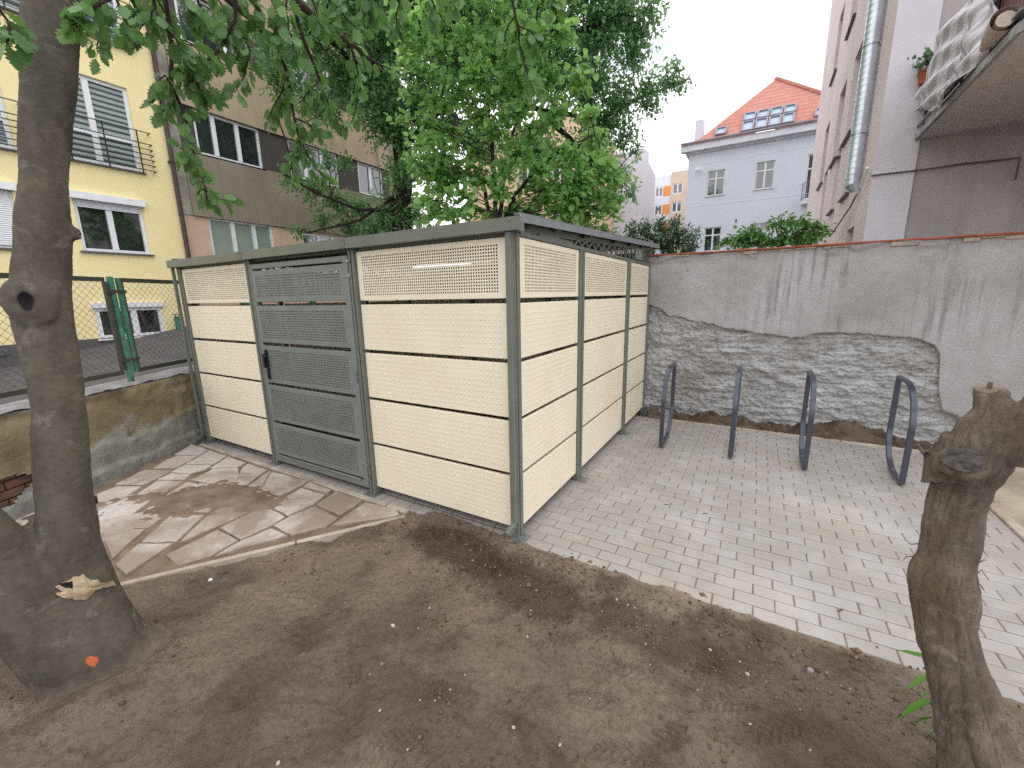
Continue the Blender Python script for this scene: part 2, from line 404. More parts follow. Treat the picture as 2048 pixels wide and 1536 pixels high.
def m_bark(name, a, b, moss, light, fx=1.0, splash=None):
    t = NT(name); t.set(.92, 0, .2)
    n = t.noise(5, 8, .7, src=t.mapping((1.6, 1.6, .8))); c = t.mix(t.fac(n, .36, .64), a, b)
    c = t.mix(t.math('MULTIPLY', t.fac(t.noise(2.6, 7, .65, dist=.5), .5, .62), .7), c, moss)
    c = t.mix(t.math('MULTIPLY', t.fac(t.noise(7, 7, .7, dist=.8), .56, .66), .6), c, light)
    f = t.noise(30, 8, .75, src=t.mapping((2.4*fx, 2.4*fx, .5 if fx > 1 else 2.2))); dk = tuple(x*.35 for x in a[:3])+(1,)
    c = t.mix(t.math('MULTIPLY', t.fac(f, .50, .66), .75 if fx > 1 else .38), c, dk)
    g = t.noise(150, 4, .7); c = t.mix(t.math('MULTIPLY', t.fac(g, .55, .75), .5), c, dk)
    if splash:
        x, y, z = t.sep(); sp = t.fac(t.math('ADD', z, t.math('MULTIPLY', t.noise(9, 6, .7), .22)), .26, .10); c = t.mix(t.math('MULTIPLY', sp, .85), c, splash)
    hz = t.noise(12, 6, .7, src=t.mapping((.8, .8, 3.2)))
    t.color(c); t.bump(t.math('SUBTRACT', t.math('MULTIPLY', hz, .6), f), .9 if fx > 1 else .55, .012 if fx > 1 else .006); return t.m
MT['bark1'] = m_bark('grey_smooth_bark', S(98,92,83), S(74,68,61), S(106,100,87), S(128,122,112), .5, S(124,110,97))
MT['bark2'] = m_bark('dead_weathered_wood', S(130,118,106), S(92,81,71), S(112,95,78), S(158,148,137), 1.6)
MT['cutwood'] = simple('weathered_cut_wood', S(92,84,78), S(62,56,52), 20, .9, 0, .5, 80, .006)
def m_cutring():
    t = NT('grey_cut_with_rings'); t.set(.9, 0, .2)
    c = t.mix(t.fac(t.noise(30, 6, .7, dist=1.0), .35, .65), S(62,58,57), S(96,90,86)); r = t.noise(14, 6, .7, dist=2.5)
    c = t.mix(t.math('MULTIPLY', t.fac(r, .5, .6), .6), c, S(40,36,35)); t.color(c); t.bump(t.noise(90, 6, .7), .8, .006); return t.m
MT['cutring'] = m_cutring()
MT['deadcut'] = simple('pale_cut_wood', S(128,115,101), S(100,88,76), 14, .9, 0, .5, 80, .006)
MT['wound'] = simple('peeled_pale_bark', S(178,160,134), S(150,130,104), 14, .85, 0, .4, 60, .006)
MT['hollow'] = simple('dark_hollow_wood', S(26,22,20), S(18,15,14), 14, .95)
MT['paintdot'] = simple('orange_spray_paint', S(190,100,62), S(170,88,54), 60, .7)
MT['barkdark'] = simple('dark_branch_bark', S(62,54,46), S(44,38,33), 14, .9, 0, .5, 60, .006)
MT['ivybark'] = simple('dark_trunk_bark', S(54,46,38), S(36,31,26), 8, .95, 0, .8, 30, .02)
def m_leaf(name, cols, trans=.35, rough=.45, tcol=None):
    t = NT(name); t.set(rough, 0, .4); isl = t.island()
    k = len(cols)-1; c = t.ramp(isl, [(i/k, x) for i, x in enumerate(cols)])
    c = t.mix(t.math('MULTIPLY', t.fac(t.noise(1.2, 2), .4, .65), .5), c, cols[0])
    t.color(c); tr = t.n.new('ShaderNodeBsdfTranslucent'); mx = t.n.new('ShaderNodeMixShader'); mx.inputs[0].default_value = trans
    tc = t.mix(.5, c, tcol or cols[-1]); t.l.new(tc, tr.inputs[0])
    t.l.new(t.p.outputs[0], mx.inputs[1]); t.l.new(tr.outputs[0], mx.inputs[2]); t.l.new(mx.outputs[0], t.out.inputs[0]); return t.m
MT['leaf1'] = m_leaf('whitebeam_leaf', [S(72,102,64), S(86,120,74), S(102,138,84), S(118,156,92)], .4, .42, S(130,180,80))
MT['leaf2'] = m_leaf('oak_leaf', [S(92,130,88), S(106,146,100), S(120,162,112), S(136,178,124)], .5, .4, S(172,216,148))
MT['leaf3'] = m_leaf('linden_leaf', [S(104,150,88), S(124,172,98), S(144,190,110), S(168,208,126)], .5, .42, S(196,232,140))
MT['leafh'] = m_leaf('hedge_leaf', [S(70,100,66), S(88,120,80), S(108,140,96)], .25, .5)
MT['leafs'] = m_leaf('shrub_leaf', [S(84,130,66), S(104,152,78), S(130,176,98)], .4, .45)
MT['sap'] = m_leaf('sapling_leaf', [S(84,140,50), S(110,168,64)], .4, .4)

# ------------------------------------------------------------------ ground
def grid_sheet(name, x0, x1, y0, y1, step, hf, mat, label=None, mask=None):
    nx = int((x1-x0)/step)+1; ny = int((y1-y0)/step)+1
    X, Y = np.meshgrid(np.linspace(x0,x1,nx), np.linspace(y0,y1,ny)); Z = hf(X, Y)
    V = np.stack([X.ravel(), Y.ravel(), Z.ravel()], 1)
    i = np.arange(nx*ny).reshape(ny, nx)
    Fq = np.stack([i[:-1,:-1].ravel(), i[:-1,1:].ravel(), i[1:,1:].ravel(), i[1:,:-1].ravel()], 1)
    if mask is not None:
        m = mask(X, Y); mf = (m[:-1,:-1]&m[:-1,1:]&m[1:,1:]&m[1:,:-1]).ravel(); Fq = Fq[mf]
    return np_mesh(name, V, Fq, mat, None, True)
g = MB().add([(-400,-400,-.14),(400,-400,-.14),(400,400,-.14),(-400,400,-.14)], [[0,1,2,3]]).build('ground', MT['yard']); tag(g, kind='structure')
# kerb line of the flagstone path
K0 = np.array([-1.907,-1.615]); K1 = np.array([-.95,-.19]); KD = (K1-K0)/np.linalg.norm(K1-K0); KN = np.array([-KD[1], KD[0]])  # KN points to path side
PRINTS = [(*gp(x, y)[:2], a) for x, y, a in ((1100,1232,.5),(1105,1275,.7),(1190,1395,.3),(1380,1352,1.1),(1455,1398,.6),(1320,1478,.9),(1250,1500,.4),(905,1380,.2),(1010,1215,1.2),(1240,1330,.1),(1560,1450,.8),(700,1330,-.4),(800,1470,.6))]
def soil_h(X, Y):
    h = -.008 + .034*fbm(X*1.1, Y*1.1, 3, 3) + .022*fbm(X*4.2, Y*4.2, 4, 9) + .015*fbm(X*15, Y*15, 3, 21, .65) + .010*np.abs(fbm(X*40, Y*40, 2, 31)) + .012*np.clip(fbm(X*9, Y*9, 4, 77, .7), 0, 1)
    # loose heap swept against the shed corner and along the paving edge
    heap = np.exp(-(((X+.35)/.42)**2 + ((Y+.30)/.17)**2)); heap2 = np.exp(-(((X-.25)/.5)**2 + ((Y+.26)/.14)**2)); heap3 = np.exp(-(((X-1.25)/.6)**2+((Y+.2)/.1)**2))
    rough = np.maximum(0, fbm(X*30, Y*30, 3, 5, .6)+.25)
    h += .05*heap*(.6+rough) + .028*heap2*(.5+rough*1.2) + .018*heap3*(.4+rough*1.4)
    # hollow beside the kerb joint
    h -= .045*np.exp(-(((X+1.22)/.09)**2+((Y+.66)/.09)**2))
    # rise round the tree and along the low wall side
    h += .08*np.exp(-(((X+1.05)**2+(Y+1.95)**2)/.16))
    for (cx, cy, a) in PRINTS:
        u = (X-cx)*math.cos(a)+(Y-cy)*math.sin(a); v = -(X-cx)*math.sin(a)+(Y-cy)*math.cos(a)
        m = np.clip(1.3-((u/.14)**4+(v/.05)**4), 0, 1)
        bars = np.tanh(3*np.sin((np.abs(v)*.9+u)*2*math.pi/.034))
        h = h*(1-.5*m)+m*(-.010+.0055*bars)
    # two thin wheel ruts
    for (x0, y0, x1, y1) in ((-.28,-.62,-.02,-1.15), (-.18,-.6,.06,-1.1), (.05,-1.2,.55,-.9)):
        dx, dy = x1-x0, y1-y0; L = math.hypot(dx, dy); t = ((X-x0)*dx+(Y-y0)*dy)/L/L; d = np.abs((X-x0)*dy-(Y-y0)*dx)/L
        h -= .007*np.exp(-(d/.008)**2)*((t > 0)&(t < 1))
    # keep below the path surface and under the paving
    side = (X-K0[0])*KN[0]+(Y-K0[1])*KN[1]
    h = np.where(side > -.02, np.minimum(h, -.02), h)
    yb = -.055+.05*fbm(X*2.1, X*0+.5, 3, 201)+.035*fbm(X*9, X*0+.7, 3, 203)+.05*np.exp(-((X+.55)/.35)**2)
    near = np.exp(-((Y-yb)/.07)**2); h = h*(1-near*.8)+near*(.010+.012*fbm(X*22, Y*22, 3, 205, .6))
    over = np.clip((Y-yb)/.03, 0, 1); h = h*(1-over) + over*-.03
    h = np.where(side > -.02, np.minimum(h, -.02), h)
    return h
soil = grid_sheet('soil', -3.0, 3.4, -3.2, .14, .009, soil_h, MT['soil']); tag(soil, kind='structure')
def soil_z(x, y): return float(soil_h(np.array([[x]]), np.array([[y]]))[0,0])
# path bed under the slabs
MBp = grid_sheet('path_bed', -7.5, -.8, -4.6, .2, .02, lambda X, Y: -.008+.030*fbm(X*1.5, Y*1.5, 5, 2, .6)+.016*np.exp(-(((X+2.75)/.55)**2+((Y+.75)/.4)**2))+.010*np.exp(-(((X+2.2)/.7)**2+((Y+1.35)/.35)**2))+.010*fbm(X*11, Y*11, 4, 23, .65)-.03*np.clip((Y+.13)/.05,0,1), MT['dirtpath'], mask=lambda X, Y: ((X-K0[0])*KN[0]+(Y-K0[1])*KN[1]) > -.01)
MBp.name = 'path_dirt'; tag(MBp, kind='structure')
A_ = lambda x, y: (180+x/4.8, 860+y/4.8)
B_ = lambda x, y: (480+x/6.024, 900+y/6.024)
flags = []
for poly in [[(975,140),(1140,190),(1045,240),(805,238)], [(1150,195),(1318,250),(1188,328),(920,328)], [(1328,258),(1500,320),(1420,358),(1160,368)],
             [(840,247),(1040,247),(905,325),(820,370),(605,370),(740,282)], [(902,340),(1178,340),(1110,375),(965,418),(775,408)], [(510,387),(788,387),(640,470),(500,533),(240,526)],
             [(772,420),(968,427),(900,483),(650,476)], [(270,542),(493,547),(360,630),(185,718),(60,713),(60,620)], [(642,492),(898,494),(640,658),(394,653)],
             [(347,667),(598,674),(330,866),(72,866),(72,790),(180,730)], [(932,502),(1180,522),(1030,610),(870,698),(595,708)], [(612,720),(858,714),(720,830),(560,943),(246,943),(440,822)],
             [(92,877),(308,880),(190,960),(102,1000)], [(110,1010),(220,962),(538,957),(380,1088),(222,1248)], [(888,707),(1052,617),(1400,602),(1130,798),(845,798)],
             [(765,832),(1108,817),(830,1078),(486,1083)], [(464,1097),(798,1092),(350,1398),(242,1300)], [(1222,962),(1428,1060),(1150,1223),(850,1312),(728,1210)]
             ]:
    flags.append([A_(*p) for p in poly])
for poly in [[(90,172),(338,242),(270,288),(5,288),(5,237)], [(382,264),(818,382),(485,568),(254,480)], [(832,392),(1098,490),(1058,523),(764,440)], [(742,457),(1028,542),(900,648),(580,788),(404,710),(562,562)],
             [(1152,507),(1488,612),(1200,798),(924,660)], [(1512,632),(1895,722),(1930,790),(1084,918)], [(602,802),(900,682),(1188,817),(1040,928),(604,1028),(394,910)],
             [(352,250),(376,266),(250,476),(22,518),(18,494)]]:
    flags.append([B_(*p) for p in poly])
flags.append([B_(232,490), B_(468,582), B_(310,668), B_(4,798), A_(1225,928), A_(850,1092), A_(1125,826), B_(4,550)])
flags.append([B_(312,692), B_(558,802), B_(350,928), B_(4,1085), A_(1425,1045), A_(1240,945), B_(4,820)])
flags.append([B_(372,947), B_(586,1030), B_(4,1186), A_(1172,1226), A_(1440,1072)])
flags.append([A_(1000,470), A_(1180,378), A_(1418,364), B_(4,297), B_(262,298), B_(16,480), A_(1400,592), A_(1064,605), A_(1190,522), A_(945,482)])
fm = MB()
def slab(poly, z1=.012, bev=.006):
    # rough the outline, then add top + chamfer + sides
    pts = []
    n = len(poly)
    for i in range(n):
        a = np.array(poly[i]); b = np.array(poly[(i+1)%n]); L = np.linalg.norm(b-a); k = max(1, int(L/.05))
        for j in range(k):
            p = a+(b-a)*j/k; q = .008*np.array([mnoise.noise(Vector((p[0]*9, p[1]*9, 1))), mnoise.noise(Vector((p[0]*9, p[1]*9, 7)))]); pts.append(p+q)
    P = np.array(pts); c = P.mean(0); ar = sum(P[i][0]*P[(i+1)%len(P)][1]-P[(i+1)%len(P)][0]*P[i][1] for i in range(len(P)))
    if ar < 0: P = P[::-1]
    d = P-c; inn = P-d/np.linalg.norm(d, axis=1)[:,None]*bev
    tz = lambda p: z1+.004*mnoise.noise(Vector((p[0]*4, p[1]*4, 3)))
    n = len(P); vs = [(p[0],p[1],tz(p)) for p in inn]+[(p[0],p[1],tz(p)-bev*.7) for p in P]+[(p[0],p[1],-.05) for p in P]
    fs = [list(range(n))]+[[i+n,(i+1)%n+n,(i+1)%n,i] for i in range(n)]+[[i+2*n,(i+1)%n+2*n,(i+1)%n+n,i+n] for i in range(n)]
    fm.add(vs, fs)
for poly in flags:
    slab((lambda P: list(np.mean(P,0)+(P-np.mean(P,0))*.985))(np.array([gp(*p)[:2] for p in poly])), .0075+random.uniform(-.002,.003))
# slabs further left, beyond the tree (continuing the same rows)
for i in range(3):
    for j in range(6):
        o = np.array([-2.15,-1.75]) + KD*(-.62*j-.1) + KN*(.08+.47*i) + KD*(.2*(i%2))
        cx_ = RC @ (np.array((o[0]+KN[0]*.2, o[1]+KN[1]*.2, 0))-CAM)
        if cx_[2] < .1 or 1024+F*cx_[0]/cx_[2] < 90: slab([o+KD*.02, o+KD*.59+KN*.02, o+KD*.57+KN*.43, o+KN*.44], .008)
flag = fm.build('stone_path', MT['flag']); tag(flag, kind='structure')
km = MB()
cuts = [-2.6,-1.6,-.6, .95, 1.735]
for a, b in zip(cuts[:-1], cuts[1:]):
    p = K0+KD*(a+.006); q = K0+KD*(b-.006)
    km.bar((p[0],p[1],-.026), (q[0],q[1],-.026), .036, .09, bev=.005)
# kerb edging in front of the shed and beside the paving
for a, b in ((-4.45,-3.3),(-3.28,-2.26),(-2.24,-1.24),(-1.22,-1.0)):
    km.box(a, b, -.125, -.075, -.06, .006, .005)
km.box(3.06, 3.13, 1.2, 2.2, -.06, .018, .006); km.box(3.06, 3.13, .18, 1.19, -.06, .018, .006); km.box(3.06, 3.13, 2.21, 3.4, -.06, .018, .006)
for a, b in ((.3,1.29),(1.3,2.29),(2.3,3.05)): km.box(a, b, 3.455, 3.50, -.06, .016, .005)
kerb = km.build('kerb', MT['kerb']); tag(kerb, kind='structure')
# brick paving, each brick its own bevelled block
pm = MB(); bw, bl, jt = .0950, .1955, .0067
def brick(x0, x1, y0, y1):
    z = random.gauss(0, .0007); b = .004; tx = random.gauss(0, .0005); ty = random.gauss(0, .0005)
    zz = lambda x, y: z+tx*(1 if x > (x0+x1)/2 else -1)+ty*(1 if y > (y0+y1)/2 else -1)
    o = [(x0,y0),(x1,y0),(x1,y1),(x0,y1)]; i_ = [(x0+b,y0+b),(x1-b,y0+b),(x1-b,y1-b),(x0+b,y1-b)]
    vs = [(x,y,zz(x,y)) for x, y in i_]+[(x,y,zz(x,y)-.003) for x, y in o]+[(x,y,-.05) for x, y in o]
    pm.add(vs, [[0,1,2,3]]+[[4+k,4+(k+1)%4,(k+1)%4,k] for k in range(4)]+[[8+k,8+(k+1)%4,4+(k+1)%4,4+k] for k in range(4)])
row = 0; y = -.045
while y < 3.44:
    off = (.0 if row % 2 else .10)+random.uniform(-.006,.006); x = (-.02 if y < 0.02 else -4.5) - off
    x = -4.5-off
    while x < 3.055:
        x1 = min(x+bl, 3.052)
        vis = x > -.35 or y < .35
        if y < 0 and x < -.09: vis = False
        if x1-x > .03 and vis: brick(max(x, -4.55)+random.uniform(-.001,.001), x1, y+random.uniform(-.001,.001), y+bw+random.uniform(-.001,.001))
        x += bl+jt
    y += bw+jt; row += 1
x = -4.5
while x < -.16: brick(x, x+bw, -.072, .045-.006) if x > -4.47 else None; x += bw+jt
pave = pm.build('brick_paving', MT['paver']); tag(pave, kind='structure')
jm = MB().add([(-4.55,-.07,-.0045),(3.06,-.07,-.0045),(3.06,3.46,-.0045),(-4.55,3.46,-.0045)], [[0,1,2,3]]).build('paving_sand', MT['joint']); tag(jm, kind='structure')
# soil strip at the foot of the boundary wall and the slab beyond the right kerb
strip = grid_sheet('planting_strip', .12, 4.6, 3.40, 3.84, .016, lambda X, Y: np.where(Y < 3.48, -.03, .0)+np.clip((Y-3.47)/.25,0,1)*(.05+.16*(fbm(X*3.2, Y*3, 4, 14)+.3))+.05*fbm(X*12, Y*12, 4, 8, .65), MT['stripsoil']); tag(strip, kind='structure')
slabc = grid_sheet('concrete_apron', 3.13, 7.5, -1.0, 3.40, .05, lambda X, Y: -.01+.02*fbm(X*2, Y*2, 4, 4), simple('dusty_concrete', S(178,166,148), S(140,126,110), 2.2, .9, 0, .6, 40, .008)); tag(slabc, kind='structure')
# gravel bed behind the forked tree and terrace beyond the low wall
LW0 = np.array([-4.082,-1.126]); LD = np.array([-.4686,.8834]); LN = np.array([-LD[1],LD[0]])   # LN -> away from yard? (points left/back)
if LN[0] > 0: LN = -LN
def terr(X, Y):
    return .66+np.clip(.185*(Y-.76), -.35, .9)*np.clip((-X-4)/6, 0, 1)
ter = grid_sheet('terrace', -12.6, -3.0, -8, 12, .25, terr, MT['asphalt'], mask=lambda X, Y: ((X-LW0[0])*LN[0]+(Y-LW0[1])*LN[1]) > .2); tag(ter, kind='structure')
gb = grid_sheet('gravel_bed', -4.6, -3.25, -3.4, -1.4, .03, lambda X, Y: .012+.03*fbm(X*16, Y*16, 3, 41), MT['gravel'], mask=lambda X, Y: ((X-LW0[0])*LN[0]+(Y-LW0[1])*LN[1]) < -.05); tag(gb, kind='structure')
be = MB().bar((-2.98,-2.1,.03), (-3.5,-1.3,.03), .012, .09).build('garden_edging', MT['black']); tag(be, kind='structure')

# ------------------------------------------------------------------ shed
shed = thing('bin_shelter', (-2.2, 1.8, 0), 'cream panelled bin shelter with grey steel frame and perforated door', 'shelter')
ZP = [(1.698,2.078),(1.302,1.667),(.897,1.274),(.491,.872),(.078,.466)]
def panel_mesh(o, u, n, W, z0, z1, kind, pitch=.0205, hole=.0115, margin=.05, flange=.024):
    """sheet in plane through o (bottom-left), along u, up z, outward normal n"""
    o = np.array(o, float); u = np.array(u, float); n = np.array(n, float); zv = np.array((0,0,1.)); H = z1-z0
    P = lambda a, b, d=0: o+u*a+zv*b+n*d
    V = []; Fs = []
    def addq(q):
        k = len(V); V.extend(q); Fs.append([k,k+1,k+2,k+3])
    r = .004
    # bent flanges all round with a small rounded edge
    for (a0,b0,a1,b1) in ((0,0,W,0),(W,0,W,H),(W,H,0,H),(0,H,0,0)):
        ax, bx = (a0,b0),(a1,b1)
        ins = lambda a, b: (min(max(a,r),W-r), min(max(b,r),H-r))
        i0 = ins(a0,b0); i1 = ins(a1,b1)
        addq([P(a0,b0,-r),P(a1,b1,-r),P(*i1,0),P(*i0,0)]); addq([P(a0,b0,-flange),P(a1,b1,-flange),P(a1,b1,-r),P(a0,b0,-r)])
    if kind == 'perf':
        nu = int((W-2*margin)/pitch); nv = int((H-2*.036)/pitch)
        mu = (W-nu*pitch+(pitch-hole))/2; mv = (H-nv*pitch+(pitch-hole))/2
        us = [r]; vs_ = [r]
        for i in range(nu): us += [mu+i*pitch, mu+i*pitch+hole]
        for i in range(nv): vs_ += [mv+i*pitch, mv+i*pitch+hole]
        us.append(W-r); vs_.append(H-r)
        us = np.array(us); vs_ = np.array(vs_)
        A, Bq = np.meshgrid(us, vs_); base = len(V)
        pts = o+A.ravel()[:,None]*u+Bq.ravel()[:,None]*zv
        V.extend(list(pts)); k = len(us)
        for j in range(len(vs_)-1):
            for i in range(k-1):
                if i % 2 == 1 and j % 2 == 1: continue
                Fs.append([base+j*k+i, base+j*k+i+1, base+(j+1)*k+i+1, base+(j+1)*k+i])
    else:
        addq([P(r,r),P(W-r,r),P(W-r,H-r),P(r,H-r)])
        if kind == 'dimple':
            dp = .0385; nu = int((W-.07)/dp); nv = int((H-.06)/dp)
            mu = (W-(nu-1)*dp)/2; mv = (H-(nv-1)*dp)/2
            for i in range(nu):
                for j in range(nv):
                    ca, cb = mu+i*dp, mv+j*dp; b0 = len(V)
                    for (rr, d) in ((.0098,.0002),(.0058,.0020)):
                        for q in range(8): V.append(P(ca+rr*math.cos(q*math.pi/4), cb+rr*math.sin(q*math.pi/4), d))
                    V.append(P(ca,cb,.0029))
                    for q in range(8):
                        q2 = (q+1)%8; Fs.append([b0+q,b0+q2,b0+8+q2,b0+8+q]); Fs.append([b0+8+q,b0+8+q2,b0+16])
    return np.array(V), Fs
def panel(o, u, n, W, z0, z1, kind, mat, name='wall_panel', parent=shed, **k):
    v, f = panel_mesh(o, u, n, W, z0, z1, kind, **k); ob = np_mesh(name, v, f, mat, parent)
    if kind == 'dimple': auto_smooth(ob, 50)
    if kind == 'perf':
        md = ob.modifiers.new('thickness', 'SOLIDIFY'); md.thickness = .0015; md.offset = -1
    return ob
FX = [(-4.39,-3.038),(-1.452,-.067)]
for (a, b) in FX:
    for i, (z0, z1) in enumerate(ZP): panel((a,0,z0), (1,0,0), (0,-1,0), b-a, z0, z1, 'perf' if i == 0 else 'dimple', MT['cream'])
SY = [(.069,1.083),(1.198,2.589),(2.71,3.69)]
for (a, b) in SY:
    for i, (z0, z1) in enumerate(ZP): panel((0,a,z0), (0,1,0), (1,0,0), b-a, z0, z1, 'perf' if i == 0 else 'dimple', MT['cream'])
    for i, (z0, z1) in enumerate(ZP): panel((-4.45,b,z0), (0,-1,0), (-1,0,0), b-a, z0, z1, 'perf' if i == 0 else 'flat', MT['cream'])
for (a, b) in ((-4.39,-3.0),(-2.9,-1.55),(-1.452,-.067)):
    for i, (z0, z1) in enumerate(ZP): panel((b,3.68,z0), (-1,0,0), (0,1,0), b-a, z0, z1, 'flat', MT['cream'])
def post(x0, x1, y0, y1, zt=2.09, groove=None):
    m = MB(); m.box(x0, x1, y0, y1, .008, zt, .003)
    o = m.build('post', MT['frame'], shed); return o
def grooved(cx, cy, axis, w, d, zt):   # aluminium style section: two ribs and a recessed web
    m = MB()
    if axis == 'x':
        m.box(cx-w/2, cx-w*.12, cy-d/2, cy+d/2, .008, zt, .003); m.box(cx+w*.12, cx+w/2, cy-d/2, cy+d/2, .008, zt, .003); m.box(cx-w*.13, cx+w*.13, cy-d/2+.012, cy+d/2-.004, .009, zt-.001)
    else:
        m.box(cx-d/2, cx+d/2, cy-w/2, cy-w*.12, .008, zt, .003); m.box(cx-d/2, cx+d/2, cy+w*.12, cy+w/2, .008, zt, .003); m.box(cx-d/2+.004, cx+d/2-.012, cy-w*.13, cy+w*.13, .009, zt-.001)
    return m.build('post', MT['frame'], shed)
# front posts, corner post, side posts, rear posts
grooved(-4.43, .015, 'x', .07, .07, 2.1); grooved(-2.985, .01, 'x', .085, .075, 2.1); grooved(-1.487, .01, 'x', .066, .075, 2.1)
cm = MB(); cm.box(-.062, -.004, -.004, .018, .008, 2.1, .003); cm.box(-.06, -.012, .018, .026, .009, 2.099); cm.box(-.062, .0, .026, .064, .008, 2.1, .003); cm.build('post', MT['frame'], shed)
grooved(-.012, 1.14, 'y', .105, .06, 2.09); grooved(-.012, 2.65, 'y', .11, .06, 2.09); grooved(-.012, 3.725, 'y', .06, .06, 2.3)
for yy in (.04, 1.14, 2.65, 3.70): post(-4.47, -4.42, yy-.03 if yy > .1 else yy+.02, yy+.03 if yy > .1 else yy+.07)
for xx in (-2.95, -1.5): post(xx-.03, xx+.03, 3.64, 3.70)
for (x, y, w, d) in ((-4.43,-.02,.15,.12),(-2.985,-.02,.14,.12),(-1.487,-.02,.13,.12),(-.005,.0,.13,.13),(.03,1.14,.13,.11),(.03,2.65,.13,.11),(.02,3.7,.1,.08)):
    m = MB().box(x-w/2, x+w/2, y-d/2, y+d/2, 0.001, .0085, .002)
    for sx in (-1, 1): m.tube([(x+sx*w*.36, y-d*.3, .008), (x+sx*w*.36, y-d*.3, .018)], .007, 6)
    m.build('base_plate', MT['galv'], shed)
# rails
m = MB(); m.box(-.05, .008, .07, 3.69, 2.082, 2.113, .003); m.build('top_rail', MT['frame'], shed)
m = MB(); m.box(-4.4, -.07, .012, .05, 2.085, 2.12, .002); m.build('top_rail', MT['frame'], shed)
m = MB(); m.box(-4.47, -4.42, .07, 3.69, 2.082, 2.113, .003); m.build('top_rail', MT['frame'], shed)
m = MB(); m.box(-4.4, -.07, 3.64, 3.69, 2.2, 2.26, .003); m.build('top_rail', MT['frame'], shed)
# gutter in three lengths with joint plates
gz0, gz1, gy0, gy1 = 2.100, 2.177, -.08, .015
j1 = at(478,505,1,-.08)[0]; j2 = at(683,488,1,-.08)[0]
m = MB()
for a, b in ((-4.522,j1),(j1,j2),(j2,.058)):
    m.box(a+.0005, b-.0005, gy0, gy0+.003, gz0, gz1); m.box(a+.0005, b-.0005, gy0+.003, gy1, gz0, gz0+.003)
    m.box(a+.0005, b-.0005, gy0+.003, gy0+.02, gz1-.003, gz1)
m.box(.0585, .0615, gy0, gy1, gz0, gz1+.002); m.box(-4.5255, -4.5225, gy0, gy1, gz0, gz1+.002)
gut = m.build('gutter', MT['frame'], shed)
for jx in (j1, j2, .015, -4.49):
    m = MB()
    if jx not in (j1, j2):
        for zz in (gz0+.018, gz1-.016): MB().tube([(jx, gy0-.009, zz), (jx, gy0, zz)], .0055, 8).build('screw', MT['gutter_dark'], gut)
        continue
    if jx in (j1, j2): m.box(jx-.035, jx+.035, gy0-.0035, gy0-.0005, gz0+.002, gz1+.004)
    xs = (jx-.018, jx+.018) if jx in (j1, j2) else (jx,)
    for xx in xs:
        for zz in (gz0+.018, gz1-.016): m.tube([(xx, gy0-.009, zz), (xx, gy0, zz)], .0055, 8)
    m.build('joint_plate', MT['frame'] if jx in (j1,j2) else MT['gutter_dark'], gut)
# downpipes
m = MB(); m.box(-.040, -.001, -.054, -.014, .125, 2.1, .003); m.obox((-.028,-.066,.100), (-.35,-.6,-.72), (1,-.4,0), .042, .0195, .0195, .003)
m.build('downspout', MT['frame'], shed)
m = MB(); m.box(-4.508, -4.478, -.058, -.028, .10, 2.1, .003); m.obox((-4.505,-.07,.07), (-.6,-.45,-.66), (1,0,0), .04, .016, .016, .003); m.build('downspout', MT['frame'], shed)
# sloping roof
SL = .0458; rz = lambda y: 2.163+SL*y
m = MB(); pr = []
xs = np.arange(-4.5, .055, .0375); prof = []
for i, x in enumerate(xs): prof.append((x, [.0,.0,-.022,-.022][i % 4]))
prof.append((.055, 0))
vs = []; fs = []
for x, h in prof: vs += [(x,-.02,rz(-.02)+h+.022),(x,4.0,rz(4.0)+h+.022)]
for i in range(len(prof)-1): fs.append([2*i,2*i+2,2*i+3,2*i+1])
m.add(vs, fs); ro = m.build('roof', MT['roof_metal'], shed); md = ro.modifiers.new('thickness', 'SOLIDIFY'); md.thickness = .002
for x in (.058,-4.503):
    m = MB(); m.bar((x,-.03,rz(-.03)+.012), (x,4.01,rz(4.01)+.012), .008, .05); m.bar((x-.02*np.sign(x+2),-.03,rz(-.03)+.039), (x-.02*np.sign(x+2),4.01,rz(4.01)+.039), .05, .004); m.build('roof_trim', MT['roof_metal'], ro)
m = MB()
for x in (-.03, -1.5, -2.98, -4.445): m.bar((x,.03,rz(.03)-.03), (x,3.75,rz(3.75)-.03), .03, .05)
for y in (.6,1.3,2.1,2.9,3.6): m.bar((-4.45,y,rz(y)-.012), (.035,y,rz(y)-.012), .05, .02)
m.build('rafter', MT['frame'], shed)
# zig-zag lattice under the sloping roof, right and left sides
for x in (-.01, -4.46):
    m = MB(); y = 1.0; up = False
    low = 2.112; hi = lambda y: rz(y)-.052
    prev = (y, low)
    while y < 3.62:
        y2 = y+.085; z2 = max(hi(y2), low+.004) if not up else low
        m.bar((x,prev[0],prev[1]+.004), (x,y2,z2-.002 if not up else z2+.004), .016, .012, up=(1,0,0)); prev = (y2, z2); y = y2; up = not up
    for yy in (.55, 1.75, 2.55, 3.3): m.box(x-.008, x+.008, yy-.008, yy+.008, 2.113, max(hi(yy)+.004, 2.118))
    m.box(x-.004, x+.010, .35, .95, 2.113, 2.133); m.build('lattice_truss', MT['frame'], shed)
m = MB()
for yy in (.12, 1.15, 2.0, 2.6, 3.15): m.box(.0, .03, yy-.025, yy+.025, rz(yy)-.035, rz(yy)-.008, .002)
m.build('purlin_bracket', MT['black'], shed)
m = MB(); m.box(.002, .022, 2.88, 3.2, 2.122, rz(2.9)-.05, .002)
for yy in (2.92,3.16):
    for zz in (2.14, 2.225): m.tube([(.02,yy,zz),(.03,yy,zz)], .008, 6)
m.build('junction_plate', MT['door'], shed)
